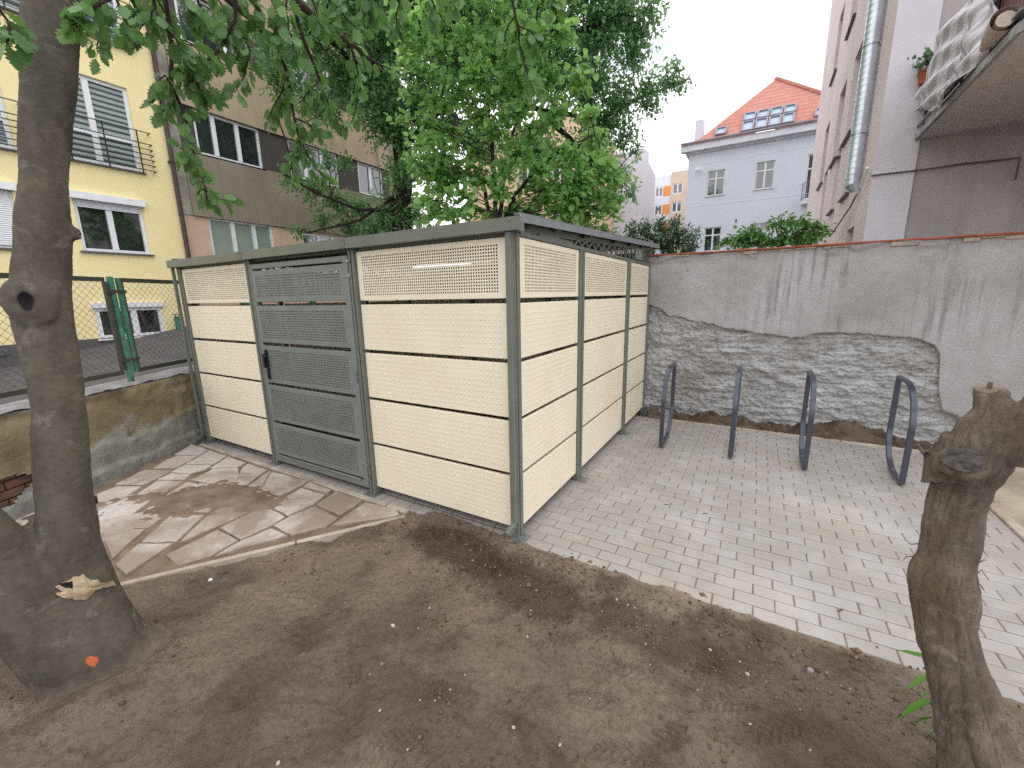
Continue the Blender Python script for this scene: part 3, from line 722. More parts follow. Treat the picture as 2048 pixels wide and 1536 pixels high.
# door leaf
DX0, DX1, DZ0, DZ1 = -2.932, -1.528, .055, 2.055
door = MB()
door.box(DX0, DX0+.035, -.03, .008, DZ0, DZ1, .003); door.box(DX1-.06, DX1, -.03, .008, DZ0, DZ1, .003)
door.box(DX0+.035, DX1-.06, -.03, .008, DZ1-.045, DZ1, .003); door.box(DX0+.035, DX1-.06, -.03, .008, DZ0, DZ0+.065, .003)
dr = door.build('door', MT['door'], shed)
for (z0, z1) in ((1.70,1.995),(1.31,1.665),(.905,1.28),(.505,.878),(.142,.475)):
    panel((DX0+.02,-.033,z0), (1,0,0), (0,-1,0), DX1-.055-DX0-.02, z0, z1, 'perf', MT['door'], 'door_panel', dr, pitch=.0225, hole=.0112, margin=.035, flange=.018)
m = MB(); m.bar((DX0+.04,-.04,DZ0+.072), (DX1-.075,-.04,DZ0+.072), .016, .012, bev=.003); m.build('kick_rail', MT['galv'], dr)
def zat(px, py): return at(px, py, 1, -.05)
h0 = zat(530,703); h1 = zat(537,755); hx = (h0[0]+h1[0])/2
m = MB(); m.box(hx-.018, hx+.018, -.052, -.034, h1[2]-.02, h0[2]+.02, .006); m.build('lock_plate', MT['black'], dr)
m = MB(); m.tube([(hx,-.05,h0[2]-.03),(hx,-.085,h0[2]-.03),(hx+.02,-.09,h0[2]-.035),(hx+.035,-.09,h0[2]-.13)], [.009,.009,.009,.008], 8); m.box(hx-.013,hx+.013,-.08,-.05,h0[2]-.16,h0[2]-.05,.006); m.build('door_handle', MT['black'], dr)
m = MB(); m.tube([(hx,-.064,h1[2]+.06),(hx,-.05,h1[2]+.06)], .011, 12); m.build('lock_cylinder', MT['brass'], dr)
for q in ((694,522),(697,552),(737,930),(742,957)):
    z = at(q[0],q[1],1,-.03)[2]; m = MB(); m.box(DX1-.055, DX1+.035, -.040, -.031, z-.006, z+.006, .002); m.tube([(DX1+.025,-.045,z-.012),(DX1+.025,-.045,z+.012)], .008, 8); m.build('hinge', MT['galv'], dr)
m = MB(); zb = at(748,1,1,0)[2]
for px_, py_ in ((712,755),): 
    c = at(px_, py_, 1, -.035); 
    for k in range(5): m.box(DX1-.012, DX1-.006, -.036, -.0335, c[2]-.05+.022*k, c[2]-.036+.022*k)
m.build('vent_slot', MT['black'], dr)

# ------------------------------------------------------------------ bike racks
def rack_part(parent):
    cs = []  # centre line in y,z ; closed loop
    yf, yb, zt = .0, .60, .885; r = .022
    # front-bottom sharp, front-top wide arc, rear-top sharp, rear-bottom wide arc
    pts = [(yf,.03)]
    pts += [(yf, .03+ (zt-.03-.36)*t) for t in (.33,.66,1)]
    R1 = .34
    for a in np.linspace(0, math.pi/2, 12)[1:]: pts.append((yf+R1-R1*math.cos(a), zt-.36+.36*math.sin(a)))
    pts += [(.47,zt),(yb-.012,zt),(yb,zt-.012)]
    pts += [(yb, z) for z in (.7,.5,.39)]
    for a in np.linspace(0, math.pi/2, 12)[1:]: pts.append((yb-R1+R1*math.cos(a), .03+.36-.36*math.sin(a)))
    pts += [(.14,.03),(.012,.03)]
    n = len(pts); P = np.array(pts); vs = []; fs = []
    hw = .0215   # flat bar: wide across x, thin in the plane
    bevs = [(-1,-.75),(-.82,-1),(.82,-1),(1,-.75),(1,.75),(.82,1),(-.82,1),(-1,.75)]
    for i in range(n):
        t = P[(i+1)%n]-P[i-1]; t /= np.linalg.norm(t); nn = np.array((-t[1],t[0]))
        for (a, b) in bevs:
            q = P[i]+nn*b*.0155; vs.append((a*hw, q[0], q[1]))
    k = len(bevs)
    for i in range(n):
        j = (i+1)%n
        for c in range(k): fs.append([i*k+c, i*k+(c+1)%k, j*k+(c+1)%k, j*k+c])
    V = np.array(vs)+base_of(parent)
    return np_mesh('frame', V, fs, MT['rack'], parent)
racks = [.53, 1.225, 1.865, 2.572]
labs = ['dark blue grey bike rack nearest to the cream shelter', 'dark blue grey bike rack, second one along from the cream shelter',
        'dark blue grey bike rack seen edge-on, third along from the shelter', 'dark blue grey bike rack beside the dead stump, farthest from the shelter']
r0 = thing('bike_rack', (racks[0], 2.315, 0), labs[0], 'bike rack', 'bike racks on the brick paving')
rp = auto_smooth(rack_part(r0), 32)
m = MB(); b0 = base_of(r0)
for yy in (.12,.30): m.tube([(b0[0],b0[1]+yy,.045),(b0[0],b0[1]+yy,.055)], .011, 6)
bolt = m.build('bolt', MT['galv'], r0)
for i in range(1, 4):
    r = r0.copy(); COL.objects.link(r); r.location = (racks[i], 2.315, 0); r['label'] = labs[i]
    for ch in (rp, bolt):
        c = ch.copy(); COL.objects.link(c); c.parent = r

# ------------------------------------------------------------------ boundary wall behind the racks
bw_ = thing('boundary_wall', (2.5, 3.85, 0), 'grey rendered boundary wall with fallen plaster behind the bike racks', 'wall')
bx, bz = [-.3,.046,.17,.306,.47,.626,.9,1.164,1.45,1.706,1.87,2.044,2.28,2.497,2.66,2.835,2.93,3.011,3.06,3.10,3.16,3.4,3.8,4.4,6.5], [1.62,1.556,1.50,1.406,1.40,1.356,1.29,1.236,1.20,1.158,1.19,1.21,1.205,1.201,1.19,1.168,1.14,1.095,1.0,.62,.40,.30,.27,.22,.2]
def edge_z(x): return np.interp(x, bx, bz)+.045*fbm(x*5, x*0+3.3, 5, 51, .6)
xs = np.arange(-.3, 6.5, .011); nr = 46
ez = edge_z(xs); tt = np.linspace(0, 1, nr)**1.0
X = np.repeat(xs[None], nr, 0); Z = ez[None]+(2.205-ez[None])*tt[:,None]
Y = 3.722+.016*fbm(X*1.3, Z*1.3, 4, 61)+.006*fbm(X*14, Z*14, 3, 71)
lip = np.clip(fbm(X*4, Z*9, 4, 81)+.05, 0, 1); Y -= np.clip((Z-2.10)/.04, 0, 1)*.02*(lip > .12)*1.0
X2 = np.concatenate([X[:1], X]); Z2 = np.concatenate([Z[:1]+.004, Z]); Y2 = np.concatenate([Y[:1]+.045, Y])
def sheet(name, X, Y, Z, mat, parent, smooth=True, flip=False):
    ny, nx = X.shape; i = np.arange(nx*ny).reshape(ny, nx)
    q = [i[:-1,:-1].ravel(), i[:-1,1:].ravel(), i[1:,1:].ravel(), i[1:,:-1].ravel()]
    return np_mesh(name, np.stack([X.ravel(),Y.ravel(),Z.ravel()],1), np.stack(q[::-1] if flip else q, 1), mat, parent, smooth)
sheet('plaster', X2, Y2, Z2, MT['wallplaster'], bw_)
X, Z = np.meshgrid(np.arange(-.3, 5.2, .0125), np.arange(-.12, 1.72, .0125))
crs = np.abs(((Z/.077+.35*fbm(X*1.2, Z*2, 3, 91)) % 1)-.5)          # course joints
rowid = np.floor(Z/.077+.35*fbm(X*1.2, Z*2, 3, 91)); jb = np.abs(((X/.25+rowid*.5+.3*fbm(X*3, rowid*5.1, 2, 95)) % 1)-.5)
keepb = Z < edge_z(X)+.06
Y = 3.772 - .011*np.clip((.46-crs)/.10, 0, 1)*np.clip((.475-jb)/.04, .3, 1) - .042*fbm(X*5.2, Z*11.5, 6, 93, .7) - .022*fbm(X*28, Z*48, 3, 97, .7)
Y += .05*np.clip((.28-Z)/.25, 0, 1)*(fbm(X*3, Z*7, 3, 99)+.2)
Y = np.where(keepb, Y, np.maximum(Y, 3.792))
sheet('brickwork', X, Y, Z, MT['rough'], bw_)
MB().box(-4.9, 6.5, 3.86, 4.04, -.12, 2.199).box(5.15, 6.5, 3.765, 3.86, -.12, 1.7).build('wall_core', MT['rough'], bw_)
m = MB(); x = -.28
while x < 6.5:
    w = random.uniform(.19,.24); dz = random.uniform(-.003,.004); m.box(x, x+w-.005, 3.69+random.uniform(-.012,.01), 4.06, 2.204+dz, 2.226+dz, .005)
    x += w
m.build('coping', MT['tile'], bw_)
m = MB(); x = -.28
while x < 6.4:
    w = random.uniform(.05,.22)
    if random.random() < .75:
        h = random.uniform(.015,.05); m.box(x, x+w, 3.704+random.uniform(-.008,.008), 3.75, 2.203-h, 2.2035, .006)
    x += w
m.build('mortar_bed', MT['mortar'], bw_)
for (px_, py_) in ((1377,540),(1364,555)):
    p = at(px_, py_, 1, 3.72); MB().tube([p+np.array((0,-.02,0)), p+np.array((0,.01,0))], [.012,.016], 8).build('wall_plug', MT['pebble'], bw_)

# ------------------------------------------------------------------ low retaining wall and chain-link fence
lw = thing('retaining_wall', (LW0[0]+LN[0]*.15, LW0[1]+LN[1]*.15, 0), 'low ochre grey retaining wall with crumbling render under the chain-link fence', 'wall')
def lp(s, d, z): return (LW0[0]+LD[0]*s+LN[0]*d, LW0[1]+LD[1]*s+LN[1]*d, z)
s_ = np.arange(-4.2, 5.5, .02); z_ = np.concatenate([np.arange(-.1, .84, .02), [.845]])
Sg, Zg = np.meshgrid(s_, z_)
D = .018*fbm(Sg*2.2, Zg*2.2, 4, 111) + .012*fbm(Sg*12, Zg*12, 3, 113)
D += .06*np.clip((Zg-.70-.09*fbm(Sg*3,Sg*0,3,117))/.10, 0, 1)*(.55+fbm(Sg*6, Zg*9, 3, 115))   # crumbled arris
D -= .035*np.clip(((.26+.22*np.clip((Sg+.2)/1.6,0,1)+.16*fbm(Sg*2.4, Zg*.5, 3, 119))-Zg)/.02, 0, 1)*(Sg > -.3)      # later skim at the foot
D -= .03*np.clip((.13+.05*fbm(Sg*5, Zg, 3, 121)-Zg)/.02, 0, 1)
PN = np.array((LN[0], LN[1], 0.0)); PP = np.array((LW0[0], LW0[1], 0.0))
hole = []
for q in ((0,926),(30,924),(65,944),(64,958),(30,968),(0,983),(-60,985),(-60,930)):
    p, _ = onplane(q[0], q[1], PP, PN); hole.append(((p[:2]-LW0) @ LD, p[2]))
hs = np.array(hole)
hm = (Sg < hs[:,0].max()) & (Sg > -.98) & (Zg > np.interp(Sg, [-1.3,-.9,-.7,hs[:,0].max()], [.14,.14,.15,.26])+.02*fbm(Sg*8,Zg*8,2,4)) & (Zg < np.interp(Sg, [-1.3,-.9,-.75,-.6,hs[:,0].max()], [.30,.33,.34,.33,.29])+.03*fbm(Sg*7,Zg*7,2,6))
Xw = LW0[0]+LD[0]*Sg+LN[0]*D; Yw = LW0[1]+LD[1]*Sg+LN[1]*D
ny, nx = Sg.shape; ii = np.arange(nx*ny).reshape(ny, nx)
Fq = np.stack([ii[:-1,:-1].ravel(), ii[:-1,1:].ravel(), ii[1:,1:].ravel(), ii[1:,:-1].ravel()], 1)
keep = ~(hm[:-1,:-1]|hm[1:,1:]).ravel()
np_mesh('render_coat', np.stack([Xw.ravel(),Yw.ravel(),Zg.ravel()],1), Fq[keep], MT['lowwall'], lw, True)
m = MB()
for k in range(6):
    s0 = -1.4+.13*(k%2)
    while s0 < -.4:
        m.obox(lp(s0+.12, .075, .13+.075*k), (LD[0],LD[1],0), (LN[0],LN[1],0), .117, .045, .033, .006); s0 += .245
m.build('exposed_brick', MT['brickred'], lw)
m = MB(); m.obox(lp(.65, .23, .37), (LD[0],LD[1],0), (LN[0],LN[1],0), 4.85, .13, .47); m.build('wall_core', MT['rough'], lw)
# worn concrete cap
S2, T2 = np.meshgrid(np.arange(-4.2, 5.5, .03), np.linspace(0, 1, 9))
d_ = .055+.035*fbm(S2*4, S2*0, 4, 131)*(1-T2)+T2*.33; zc = .845+.012*fbm(S2*5, d_*5, 3, 133)+.028*np.clip((d_-.05)/.03,0,1)
sheet('cap', LW0[0]+LD[0]*S2+LN[0]*d_, LW0[1]+LD[1]*S2+LN[1]*d_, zc, MT['captop'], lw)
fen = thing('chain_link_fence', lp(.5, .17, .86), 'green framed chain-link fence standing on the low grey wall', 'fence')
def fpnt(s, z, d=.17): return np.array(lp(s, d, z))
# positions measured on the wall face, moved back to the cap: widen s about the camera ray
def fs_(s, z, d=.17):
    p = np.array(lp(s, 0, z)); r = p-CAM; N = PN; t = ((np.array(lp(0, d, 0))-CAM) @ N)/(r @ N); return CAM+r*t
pa = fs_(.47,1.95); sA = (pa[:2]-LW0) @ LD; zT = pa[2]; pb = fs_(.47,1.01); zB = pb[2]; sB = (fs_(.63,1.5)[:2]-LW0) @ LD; sP = (fs_(.53,1.5)[:2]-LW0) @ LD
zT, zB = float(zT), float(zB)
LP = 2.05
def fpanel(s0, s1):
    fr = MB()
    for z in (zB, zT): fr.bar(fpnt(s0,z), fpnt(s1,z), .012, .045)
    fr.bar(fpnt(s0,zB+.023), fpnt(s0,zT-.023), .04, .028, up=(LD[0],LD[1],0)); fr.bar(fpnt(s1,zB+.023), fpnt(s1,zT-.023), .04, .028, up=(LD[0],LD[1],0))
    f = fr.build('panel_frame', MT['fence_dark'], fen)
    w = MB(); p = .072; z0, z1 = zB+.02, zT-.02; H = z1-z0; a = s0+.02; b = s1-.02
    k = a-H
    while k < b:
        for sg in (1, -1):
            # line s = k + (z-z0) for sg=1 ; mirrored for -1
            if sg == 1: sa, za, sb, zb_ = k, z0, k+H, z1
            else: sa, za, sb, zb_ = k, z1, k+H, z0
            def clip(sa, za, sb, zb_):
                if sb <= a or sa >= b: return None
                if sa < a: za = za+(zb_-za)*(a-sa)/(sb-sa); sa = a
                if sb > b: zb_ = za+(zb_-za)*(b-sa)/(sb-sa); sb = b
                return sa, za, sb, zb_
            c = clip(sa, za, sb, zb_)
            if c and c[2]-c[0] > .01: w.tube([fpnt(c[0],c[1],.17+.002*sg), fpnt(c[2],c[3],.17+.002*sg)], .0017, 4, cap=False)
        k += p
    w.build('wire_mesh', MT['wire'], fen)
for k in (-1, 0, 1, 2): 
    fpanel(sB+LP*(k-1)+.0, sA+LP*k)
for k in (-2, -1, 0, 1, 2):
    s0 = sP+LP*k; q = fpnt(s0, .8)
    MB().tube([fpnt(s0,.82), fpnt(s0,zT+.03)], .03, 12).build('post', MT['fence'], fen)
    MB().tube([fpnt(s0+.085,zB-.01), fpnt(s0+.085,zT+.02)], .026, 12).build('stile', MT['fence'], fen)
    for z in (zT-.12, zB+.13): MB().bar(fpnt(s0-.09,z,.135), fpnt(s0+.12,z,.135), .006, .032).build('strap', MT['fence_dark'], fen)

# ------------------------------------------------------------------ buildings: walls with real openings
class Facade:
    """plane facing the yard; f(u,v,d) -> world, d goes inwards"""
    def __init__(s, parent, f): s.p = parent; s.f = f
    def wall(s, name, u0, u1, v0, v1, openings, mat, depth=.14, d0=0.0):
        ops = [o for o in openings if o[1] > u0 and o[0] < u1 and o[3] > v0 and o[2] < v1]
        us = sorted(set([u0,u1]+[min(max(x,u0),u1) for o in ops for x in o[:2]])); vs = sorted(set([v0,v1]+[min(max(x,v0),v1) for o in ops for x in o[2:4]]))
        m = MB(); f = s.f
        for i in range(len(us)-1):
            for j in range(len(vs)-1):
                cu, cv = (us[i]+us[i+1])/2, (vs[j]+vs[j+1])/2
                if any(o[0] < cu < o[1] and o[2] < cv < o[3] for o in ops): continue
                m.quad(f(us[i],vs[j],d0), f(us[i+1],vs[j],d0), f(us[i+1],vs[j+1],d0), f(us[i],vs[j+1],d0))
        for (a,b,c,d) in [o[:4] for o in ops]:
            for (p,q) in (((a,c),(b,c)),((b,c),(b,d)),((b,d),(a,d)),((a,d),(a,c))):
                m.quad(f(p[0],p[1],d0), f(q[0],q[1],d0), f(q[0],q[1],depth), f(p[0],p[1],depth))
        return m.build(name, mat, s.p)
    def fbox(s, m, u0, u1, v0, v1, d0, d1):
        P = [s.f(u,v,d) for d in (d0,d1) for v in (v0,v1) for u in (u0,u1)]
        m.add(P, [[0,1,3,2],[4,6,7,5],[0,4,5,1],[1,5,7,3],[3,7,6,2],[2,6,4,0]])
    def window(s, u0, u1, v0, v1, mull, glass, fr=.06, d=.09, trans=(), frame_mat=None, sill=None, sash=.0, name='window'):
        fm_ = frame_mat or MT['white_pvc']; m = MB()
        s.fbox(m, u0, u0+fr, v0, v1, d-.04, d+.03); s.fbox(m, u1-fr, u1, v0, v1, d-.04, d+.03)
        s.fbox(m, u0+fr, u1-fr, v0, v0+fr, d-.0395, d+.03); s.fbox(m, u0+fr, u1-fr, v1-fr, v1, d-.0395, d+.03)
        for x in mull: s.fbox(m, x-fr*.75, x+fr*.75, v0+fr, v1-fr, d-.045, d+.03)
        edges = [u0+fr]+[y for x in mull for y in (x-fr*.75, x+fr*.75)]+[u1-fr]
        for t in trans:
            for k in range(0, len(edges), 2): s.fbox(m, edges[k], edges[k+1], t-fr*.6, t+fr*.6, d-.036, d+.028)
        w = m.build(name, fm_, s.p)
        g = MB(); g.quad(s.f(u0+fr*.5,v0+fr*.5,d), s.f(u1-fr*.5,v0+fr*.5,d), s.f(u1-fr*.5,v1-fr*.5,d), s.f(u0+fr*.5,v1-fr*.5,d)); g.build('pane', glass, w)
        if sill:
            m = MB(); s.fbox(m, u0-.06, u1+.06, v0-.035, v0, -.06, .1); m.build('sill', sill, w)
        return w
    def shell(s, name, u0, u1, v0, v1, D, mat, d0=.0):
        f = s.f; m = MB()
        m.quad(f(u0,v0,d0), f(u0,v1,d0), f(u0,v1,D), f(u0,v0,D)); m.quad(f(u1,v0,d0), f(u1,v0,D), f(u1,v1,D), f(u1,v1,d0))
        m.quad(f(u0,v1,d0), f(u1,v1,d0), f(u1,v1,D), f(u0,v1,D)); m.quad(f(u0,v0,D), f(u0,v1,D), f(u1,v1,D), f(u1,v0,D))
        # dark interior backing so the openings never show daylight
        m.quad(f(u0,v0,1.2), f(u1,v0,1.2), f(u1,v1,1.2), f(u0,v1,1.2))
        return m.build(name, mat, s.p)
XF = -12.0
yb_ = thing('apartment_building', (XF-5, -3, 0), 'yellow rendered apartment block with white windows and black rails', 'building')
Yf = Facade(yb_, lambda u, v, d: (XF-d, u, v))
YE = 3.33
ops = [(1.15,2.66,4.84,6.68),(-1.2,.60,4.80,6.62),(1.5,2.80,7.55,9.4),(-.6,1.25,7.45,9.4),(1.28,2.52,2.90,4.04),(-.95,.40,2.86,4.0),(1.24,2.52,.90,1.62),(-1.6,-.3,.75,1.5),(-4.2,-2.5,4.8,6.65),(-4.2,-2.5,7.5,9.35),(-4.2,-2.9,2.86,4.0)]
ops += [(1.3,2.7,10.25,12.1),(-1.2,.6,10.25,12.1)]
Yf.wall('wall', -10, YE, .3, 13.5, ops, MT['yellow']); Yf.shell('side_wall', -10, YE, .3, 13.5, 10, MT['yellow'])
m = MB(); Yf.fbox(m, -10, YE-.02, .3, .92, -.02, .0); pl = m.build('plinth', MT['sill_dark'], yb_)
# openings above the plinth keep clear of it
Yf.window(1.15,2.66,4.84,6.68,(1.92,),MT['blind'],.075,.09,(5.52,),sill=MT['sill_dark'])
Yf.window(-1.2,.60,4.80,6.62,(-.3,),MT['blind'],.075,.09,(5.38,),sill=MT['sill_dark'])
Yf.window(1.5,2.80,7.55,9.4,(2.1,),MT['blind'],.075,.09,(8.2,),sill=MT['sill_dark'])
Yf.window(-.6,1.25,7.45,9.4,(.3,),MT['blind'],.075,.09,(8.1,),sill=MT['sill_dark'])
w = Yf.window(1.28,2.52,2.90,4.04,(1.88,),MT['glass'],.07,.09,sill=MT['sill_dark'])
m = MB(); Yf.fbox(m, 1.24, 2.57, 4.02, 4.17, -.10, .05); m.build('shutter_box', MT['white_pvc'], w); m = MB(); Yf.fbox(m, 1.35, 2.45, 3.86, 4.02, .02, .05); m.build('roller_shutter', MT['shutter'], w)
w = Yf.window(-.95,.40,2.86,4.0,(-.3,),MT['glass'],.07,.09,sill=MT['sill_dark'])
m = MB(); Yf.fbox(m, -1.0, .45, 4.0, 4.15, -.10, .05); m.build('shutter_box', MT['white_pvc'], w); m = MB(); Yf.fbox(m, -.9, .35, 2.92, 4.0, .02, .05); m.build('roller_shutter', MT['shutter'], w)
w = Yf.window(1.24,2.52,.90,1.62,(1.95,),MT['glass'],.08,.05,sill=MT['white_pvc'])
m = MB(); Yf.fbox(m, 1.20, 2.57, 1.62, 1.74, -.07, .05); m.build('shutter_box', MT['white_pvc'], w)
for o in ops[7:]: Yf.window(o[0],o[1],o[2],o[3],((o[0]+o[1])/2,),MT['glass'],.07,.09,sill=MT['sill_dark'])
def balcony_rail(u0, u1, v0, n=7):
    m = MB()
    for k in range(n):
        v = v0-.02+(.12*k if k < n-1 else .86); Yf.fbox(m, u0, u1, v, v+.018, -.16, -.142)
        for u in (u0, u1): Yf.fbox(m, u-.009, u+.009, v, v+.018, -.141, .0)
    for u in np.arange(u0+.45, u1-.2, .62): Yf.fbox(m, u-.012, u+.012, v0-.1, v0+.87, -.141, -.126)
    return m.build('window_rail', MT['rail'], yb_)
balcony_rail(.95, 2.90, 4.90); balcony_rail(1.25, 3.0, 7.62); balcony_rail(-1.4, .78, 4.86); balcony_rail(-.8, 1.22, 7.52)
m = MB(); m.tube([(XF+.09, YE-.03, .5), (XF+.09, YE-.03, 13.4)], .055, 10)
for z in (2.5,5.2,7.9,10.6): m.box(XF, XF+.15, YE-.1, YE+.04, z, z+.04)
m.build('downpipe', MT['brownpipe'], yb_)
vp = thing('vent_pipe', (-11.75, 2.72, .95), 'short green vent pipe with a cap by the yellow wall', 'pipe')
MB().tube([(-11.75,2.74,.85),(-11.75,2.74,1.36)], .075, 14).build('pipe', MT['fence'], vp)
MB().tube([(-11.75,2.74,1.40),(-11.75,2.74,1.425)], [.12,.10], 14).tube([(-11.75,2.70,1.35),(-11.75,2.70,1.40)], .01, 6).tube([(-11.75,2.78,1.35),(-11.75,2.78,1.40)], .01, 6).build('pipe_cap', MT['sill_dark'], vp)

XG = -12.04
gb_ = thing('apartment_building', (XG-5, 7.5, 0), 'weathered grey beige apartment block with dark panels between white windows', 'building')
Gf = Facade(gb_, lambda u, v, d: (XG-d, u, v))
GE = 11.6
wins = [(4.0,5.75,(4.5,5.12)),(6.62,8.48,(7.2,7.85)),(9.35,10.56,(9.95,))]
floors = [(5.62,6.74),(8.3,9.5),(11.0,12.2)]
ops = [(a,b,z0,z1) for (a,b,_) in wins for (z0,z1) in floors]+[(3.97,5.78,2.6,4.02),(6.75,8.5,2.6,3.93),(9.35,10.5,2.6,3.9)]
opd = [(3.62,10.9,z0,z1) for z0, z1 in floors]
Gf.wall('pink_wall', YE, GE, 0, 3.99, ops, MT['pink'], .16)
Gf.wall('wall', 3.62, 10.9, 4.0, 5.62, [], MT['greige'], .1, -.06); Gf.wall('wall', 3.62, 10.9, 6.74, 8.3, [], MT['beige'], .1, -.06); Gf.wall('wall', 3.62, 10.9, 9.5, 11.0, [], MT['beige'], .1, -.06); Gf.wall('wall', YE, GE, 12.2, 14.5, [], MT['greige'], .1, -.06)
m = MB()
for (z0, z1) in ((4.0,5.62),(6.74,8.3),(9.5,11.0)):
    for z in (z0, z1): m.quad(Gf.f(3.62,z,-.06), Gf.f(10.9,z,-.06), Gf.f(10.9,z,.12), Gf.f(3.62,z,.12))
    for u in (3.62,10.9): m.quad(Gf.f(u,z0,-.06), Gf.f(u,z1,-.06), Gf.f(u,z1,.0), Gf.f(u,z0,.0))
m.quad(Gf.f(YE,12.2,-.06), Gf.f(GE,12.2,-.06), Gf.f(GE,12.2,.12), Gf.f(YE,12.2,.12))
m.build('band_edge', MT['greige'], gb_)
for z0, z1 in floors: Gf.wall('cladding_panel', 3.62, 10.9, z0, z1, ops, MT['cladding'], .14, .0)
Gf.wall('patched_plaster', YE, 3.62, 4.0, 12.2, [], MT['plaster_patch'], .1, -.015); Gf.wall('wall', 10.9, GE, 4.0, 12.2, [], MT['greige'], .1, -.01)
Gf.shell('side_wall', YE, GE, 0, 14.5, 10, MT['greige'])
for (a,b,mu) in wins:
    for (z0,z1) in floors: Gf.window(a,b,z0,z1,mu,MT['glass'],.07,.08,sill=MT['white_pvc'])
Gf.window(3.97,5.78,2.6,4.02,(4.62,5.22),MT['frost'],.07,.08,sill=MT['white_pvc']); Gf.window(6.75,8.5,2.6,3.93,(7.4,7.95),MT['glass'],.07,.08,sill=MT['white_pvc']); Gf.window(9.35,10.5,2.6,3.9,(9.9,),MT['glass'],.07,.08,sill=MT['white_pvc'])
m = MB(); m.tube([(XG+.1,10.2,10),(XG+.12,10.25,8),(XG+.1,10.3,6.5),(XG+.1,10.55,5.4),(XG+.1,10.6,4.2)], .012, 6); m.build('cable', MT['cable'], gb_)

# lilac house with the red roof
HY = 27.0
hs_ = thing('house', (3, HY+6, 0), 'pale lilac house with steep red tiled roof and skylights', 'house')
Hf = Facade(hs_, lambda u, v, d: (u, HY+d, v))
U0, U1 = -3.13, 9.0
wl = [(-2.0,-1.05,7.42,8.82),(.52,1.45,7.45,8.9),(-1.95,-1.0,4.2,5.6),(.5,1.45,4.2,5.6),(2.95,3.9,6.65,8.92),(3.0,3.9,4.2,5.6),(5.2,6.1,7.4,8.85),(5.2,6.1,4.2,5.6)]
Hf.wall('wall', U0, U1, -.1, 9.9, wl, MT['lilac'], .2); Hf.shell('side_wall', U0, U1, -.1, 9.9, 11, MT['lilac'])
for o in wl[:4]+wl[5:]: Hf.window(*o, ((o[0]+o[1])/2,), MT['glass'], .06, .12, (o[2]+.68*(o[3]-o[2]),), sill=MT['white_pvc'])
o = wl[4]; Hf.window(*o, ((o[0]+o[1])/2+.1,), MT['glass'], .07, .12, (8.2,), name='balcony_door')
m = MB(); Hf.fbox(m, U0-.14, U1, 9.9, 10.0, -.14, 0); Hf.fbox(m, U0-.42, U1, 10.001, 10.34, -.40, 0); m.build('cornice', MT['cornice'], hs_)
m = MB(); m.tube([(U0-.42,HY-.5,10.42),(U1,HY-.5,10.42)], .06, 8); m.build('gutter', MT['gutter_dark'], hs_)
m = MB(); Hf.fbox(m, U0, U1, 6.9, 6.93, -.01, 0); Hf.fbox(m, U0, U1, 9.28, 9.31, -.01, 0); m.build('string_course', MT['cornice'], hs_)
ey = HY-.42; rzf = lambda y: 10.36+(y-ey)*1.02
apex = at(1552,158,1,HY+3.45); ay = HY+3.45; apex = np.array((apex[0], ay, rzf(ay)))
t_ = 0
def on_roof(px_, py_):
    # intersection of ray with front roof plane z = 10.36 + 1.02 (y-ey)
    d = ray(px_, py_); t = (10.36+1.02*(CAM[1]-ey)-CAM[2])/(d[2]-1.02*d[1]); return CAM+d*t
ap = on_roof(1552,158); lf = on_roof(1375,294); l2 = on_roof(1420,262); rt = on_roof(1660,193); 
m = MB(); zb_ = 10.36
lw_ = (U0-.42, ey, zb_); k1 = on_roof(1400,277); k2 = on_roof(1450,240)
r_end = (ap[0]+(rt[0]-ap[0])*3.2, ap[1]+(rt[1]-ap[1])*3.2, ap[2]+(rt[2]-ap[2])*3.2)
rz2 = max(r_end[2], 10.4); 
tr = (rt[2]-ap[2])/(rt[0]-ap[0]); xr = ap[0]+(10.36-ap[2])/tr
front = [lw_, (xr, ey, zb_), tuple(ap), tuple(k2), tuple(k1)]
m.add(front, [[0,1,2,3,4]])
m.add([lw_, tuple(k1), tuple(k2), tuple(ap), (ap[0]-.5, HY+11, ap[2]), (U0-.42, HY+11, zb_)], [[0,5,4,3,2,1]])
m.add([(xr,ey,zb_), tuple(ap), (ap[0]-.5,HY+11,ap[2]), (xr,HY+11,zb_)], [[0,3,2,1]])
rf = m.build('roof', MT['rooftile'], hs_); 
m = MB()
L = [np.array(ap)+(np.array((xr,ey,zb_))-np.array(ap))*t for t in np.linspace(0,1,40)]
for a, b in zip(L[:-1], L[1:]): m.tube([a+np.array((0,0,.04)), b+np.array((0,0,.0))], [.12,.10], 6)
m.build('ridge_tile', MT['rooftile'], rf)
def skylight(pxs):
    P = [on_roof(*q) for q in pxs]; nrm = np.cross(P[1]-P[0], P[3]-P[0]); nrm /= np.linalg.norm(nrm)
    if nrm[1] > 0: nrm = -nrm
    c = sum(P)/4; u = (P[1]+P[2]-P[0]-P[3])/2; v = (P[2]+P[3]-P[0]-P[1])/2; v = v-u*(u@v)/(u@u); hu, hv = np.linalg.norm(u)/2, np.linalg.norm(v)/2
    m = MB(); uu = u/np.linalg.norm(u); vv = v/np.linalg.norm(v)
    for sg in (-1,1):
        m.obox(c+uu*sg*(hu-.04)+nrm*.06, uu, vv, .04, hv, .06); m.obox(c+vv*sg*(hv-.04)+nrm*.061, uu, vv, hu-.08, .04, .06)
    w = m.build('skylight', MT['gutter_dark'], rf); g = MB(); q = lambda a, b: c+uu*a*(hu-.07)+vv*b*(hv-.07)+nrm*.05
    g.quad(q(-1,-1),q(1,-1),q(1,1),q(-1,1)); g.build('pane', MT['skyglass'], w)
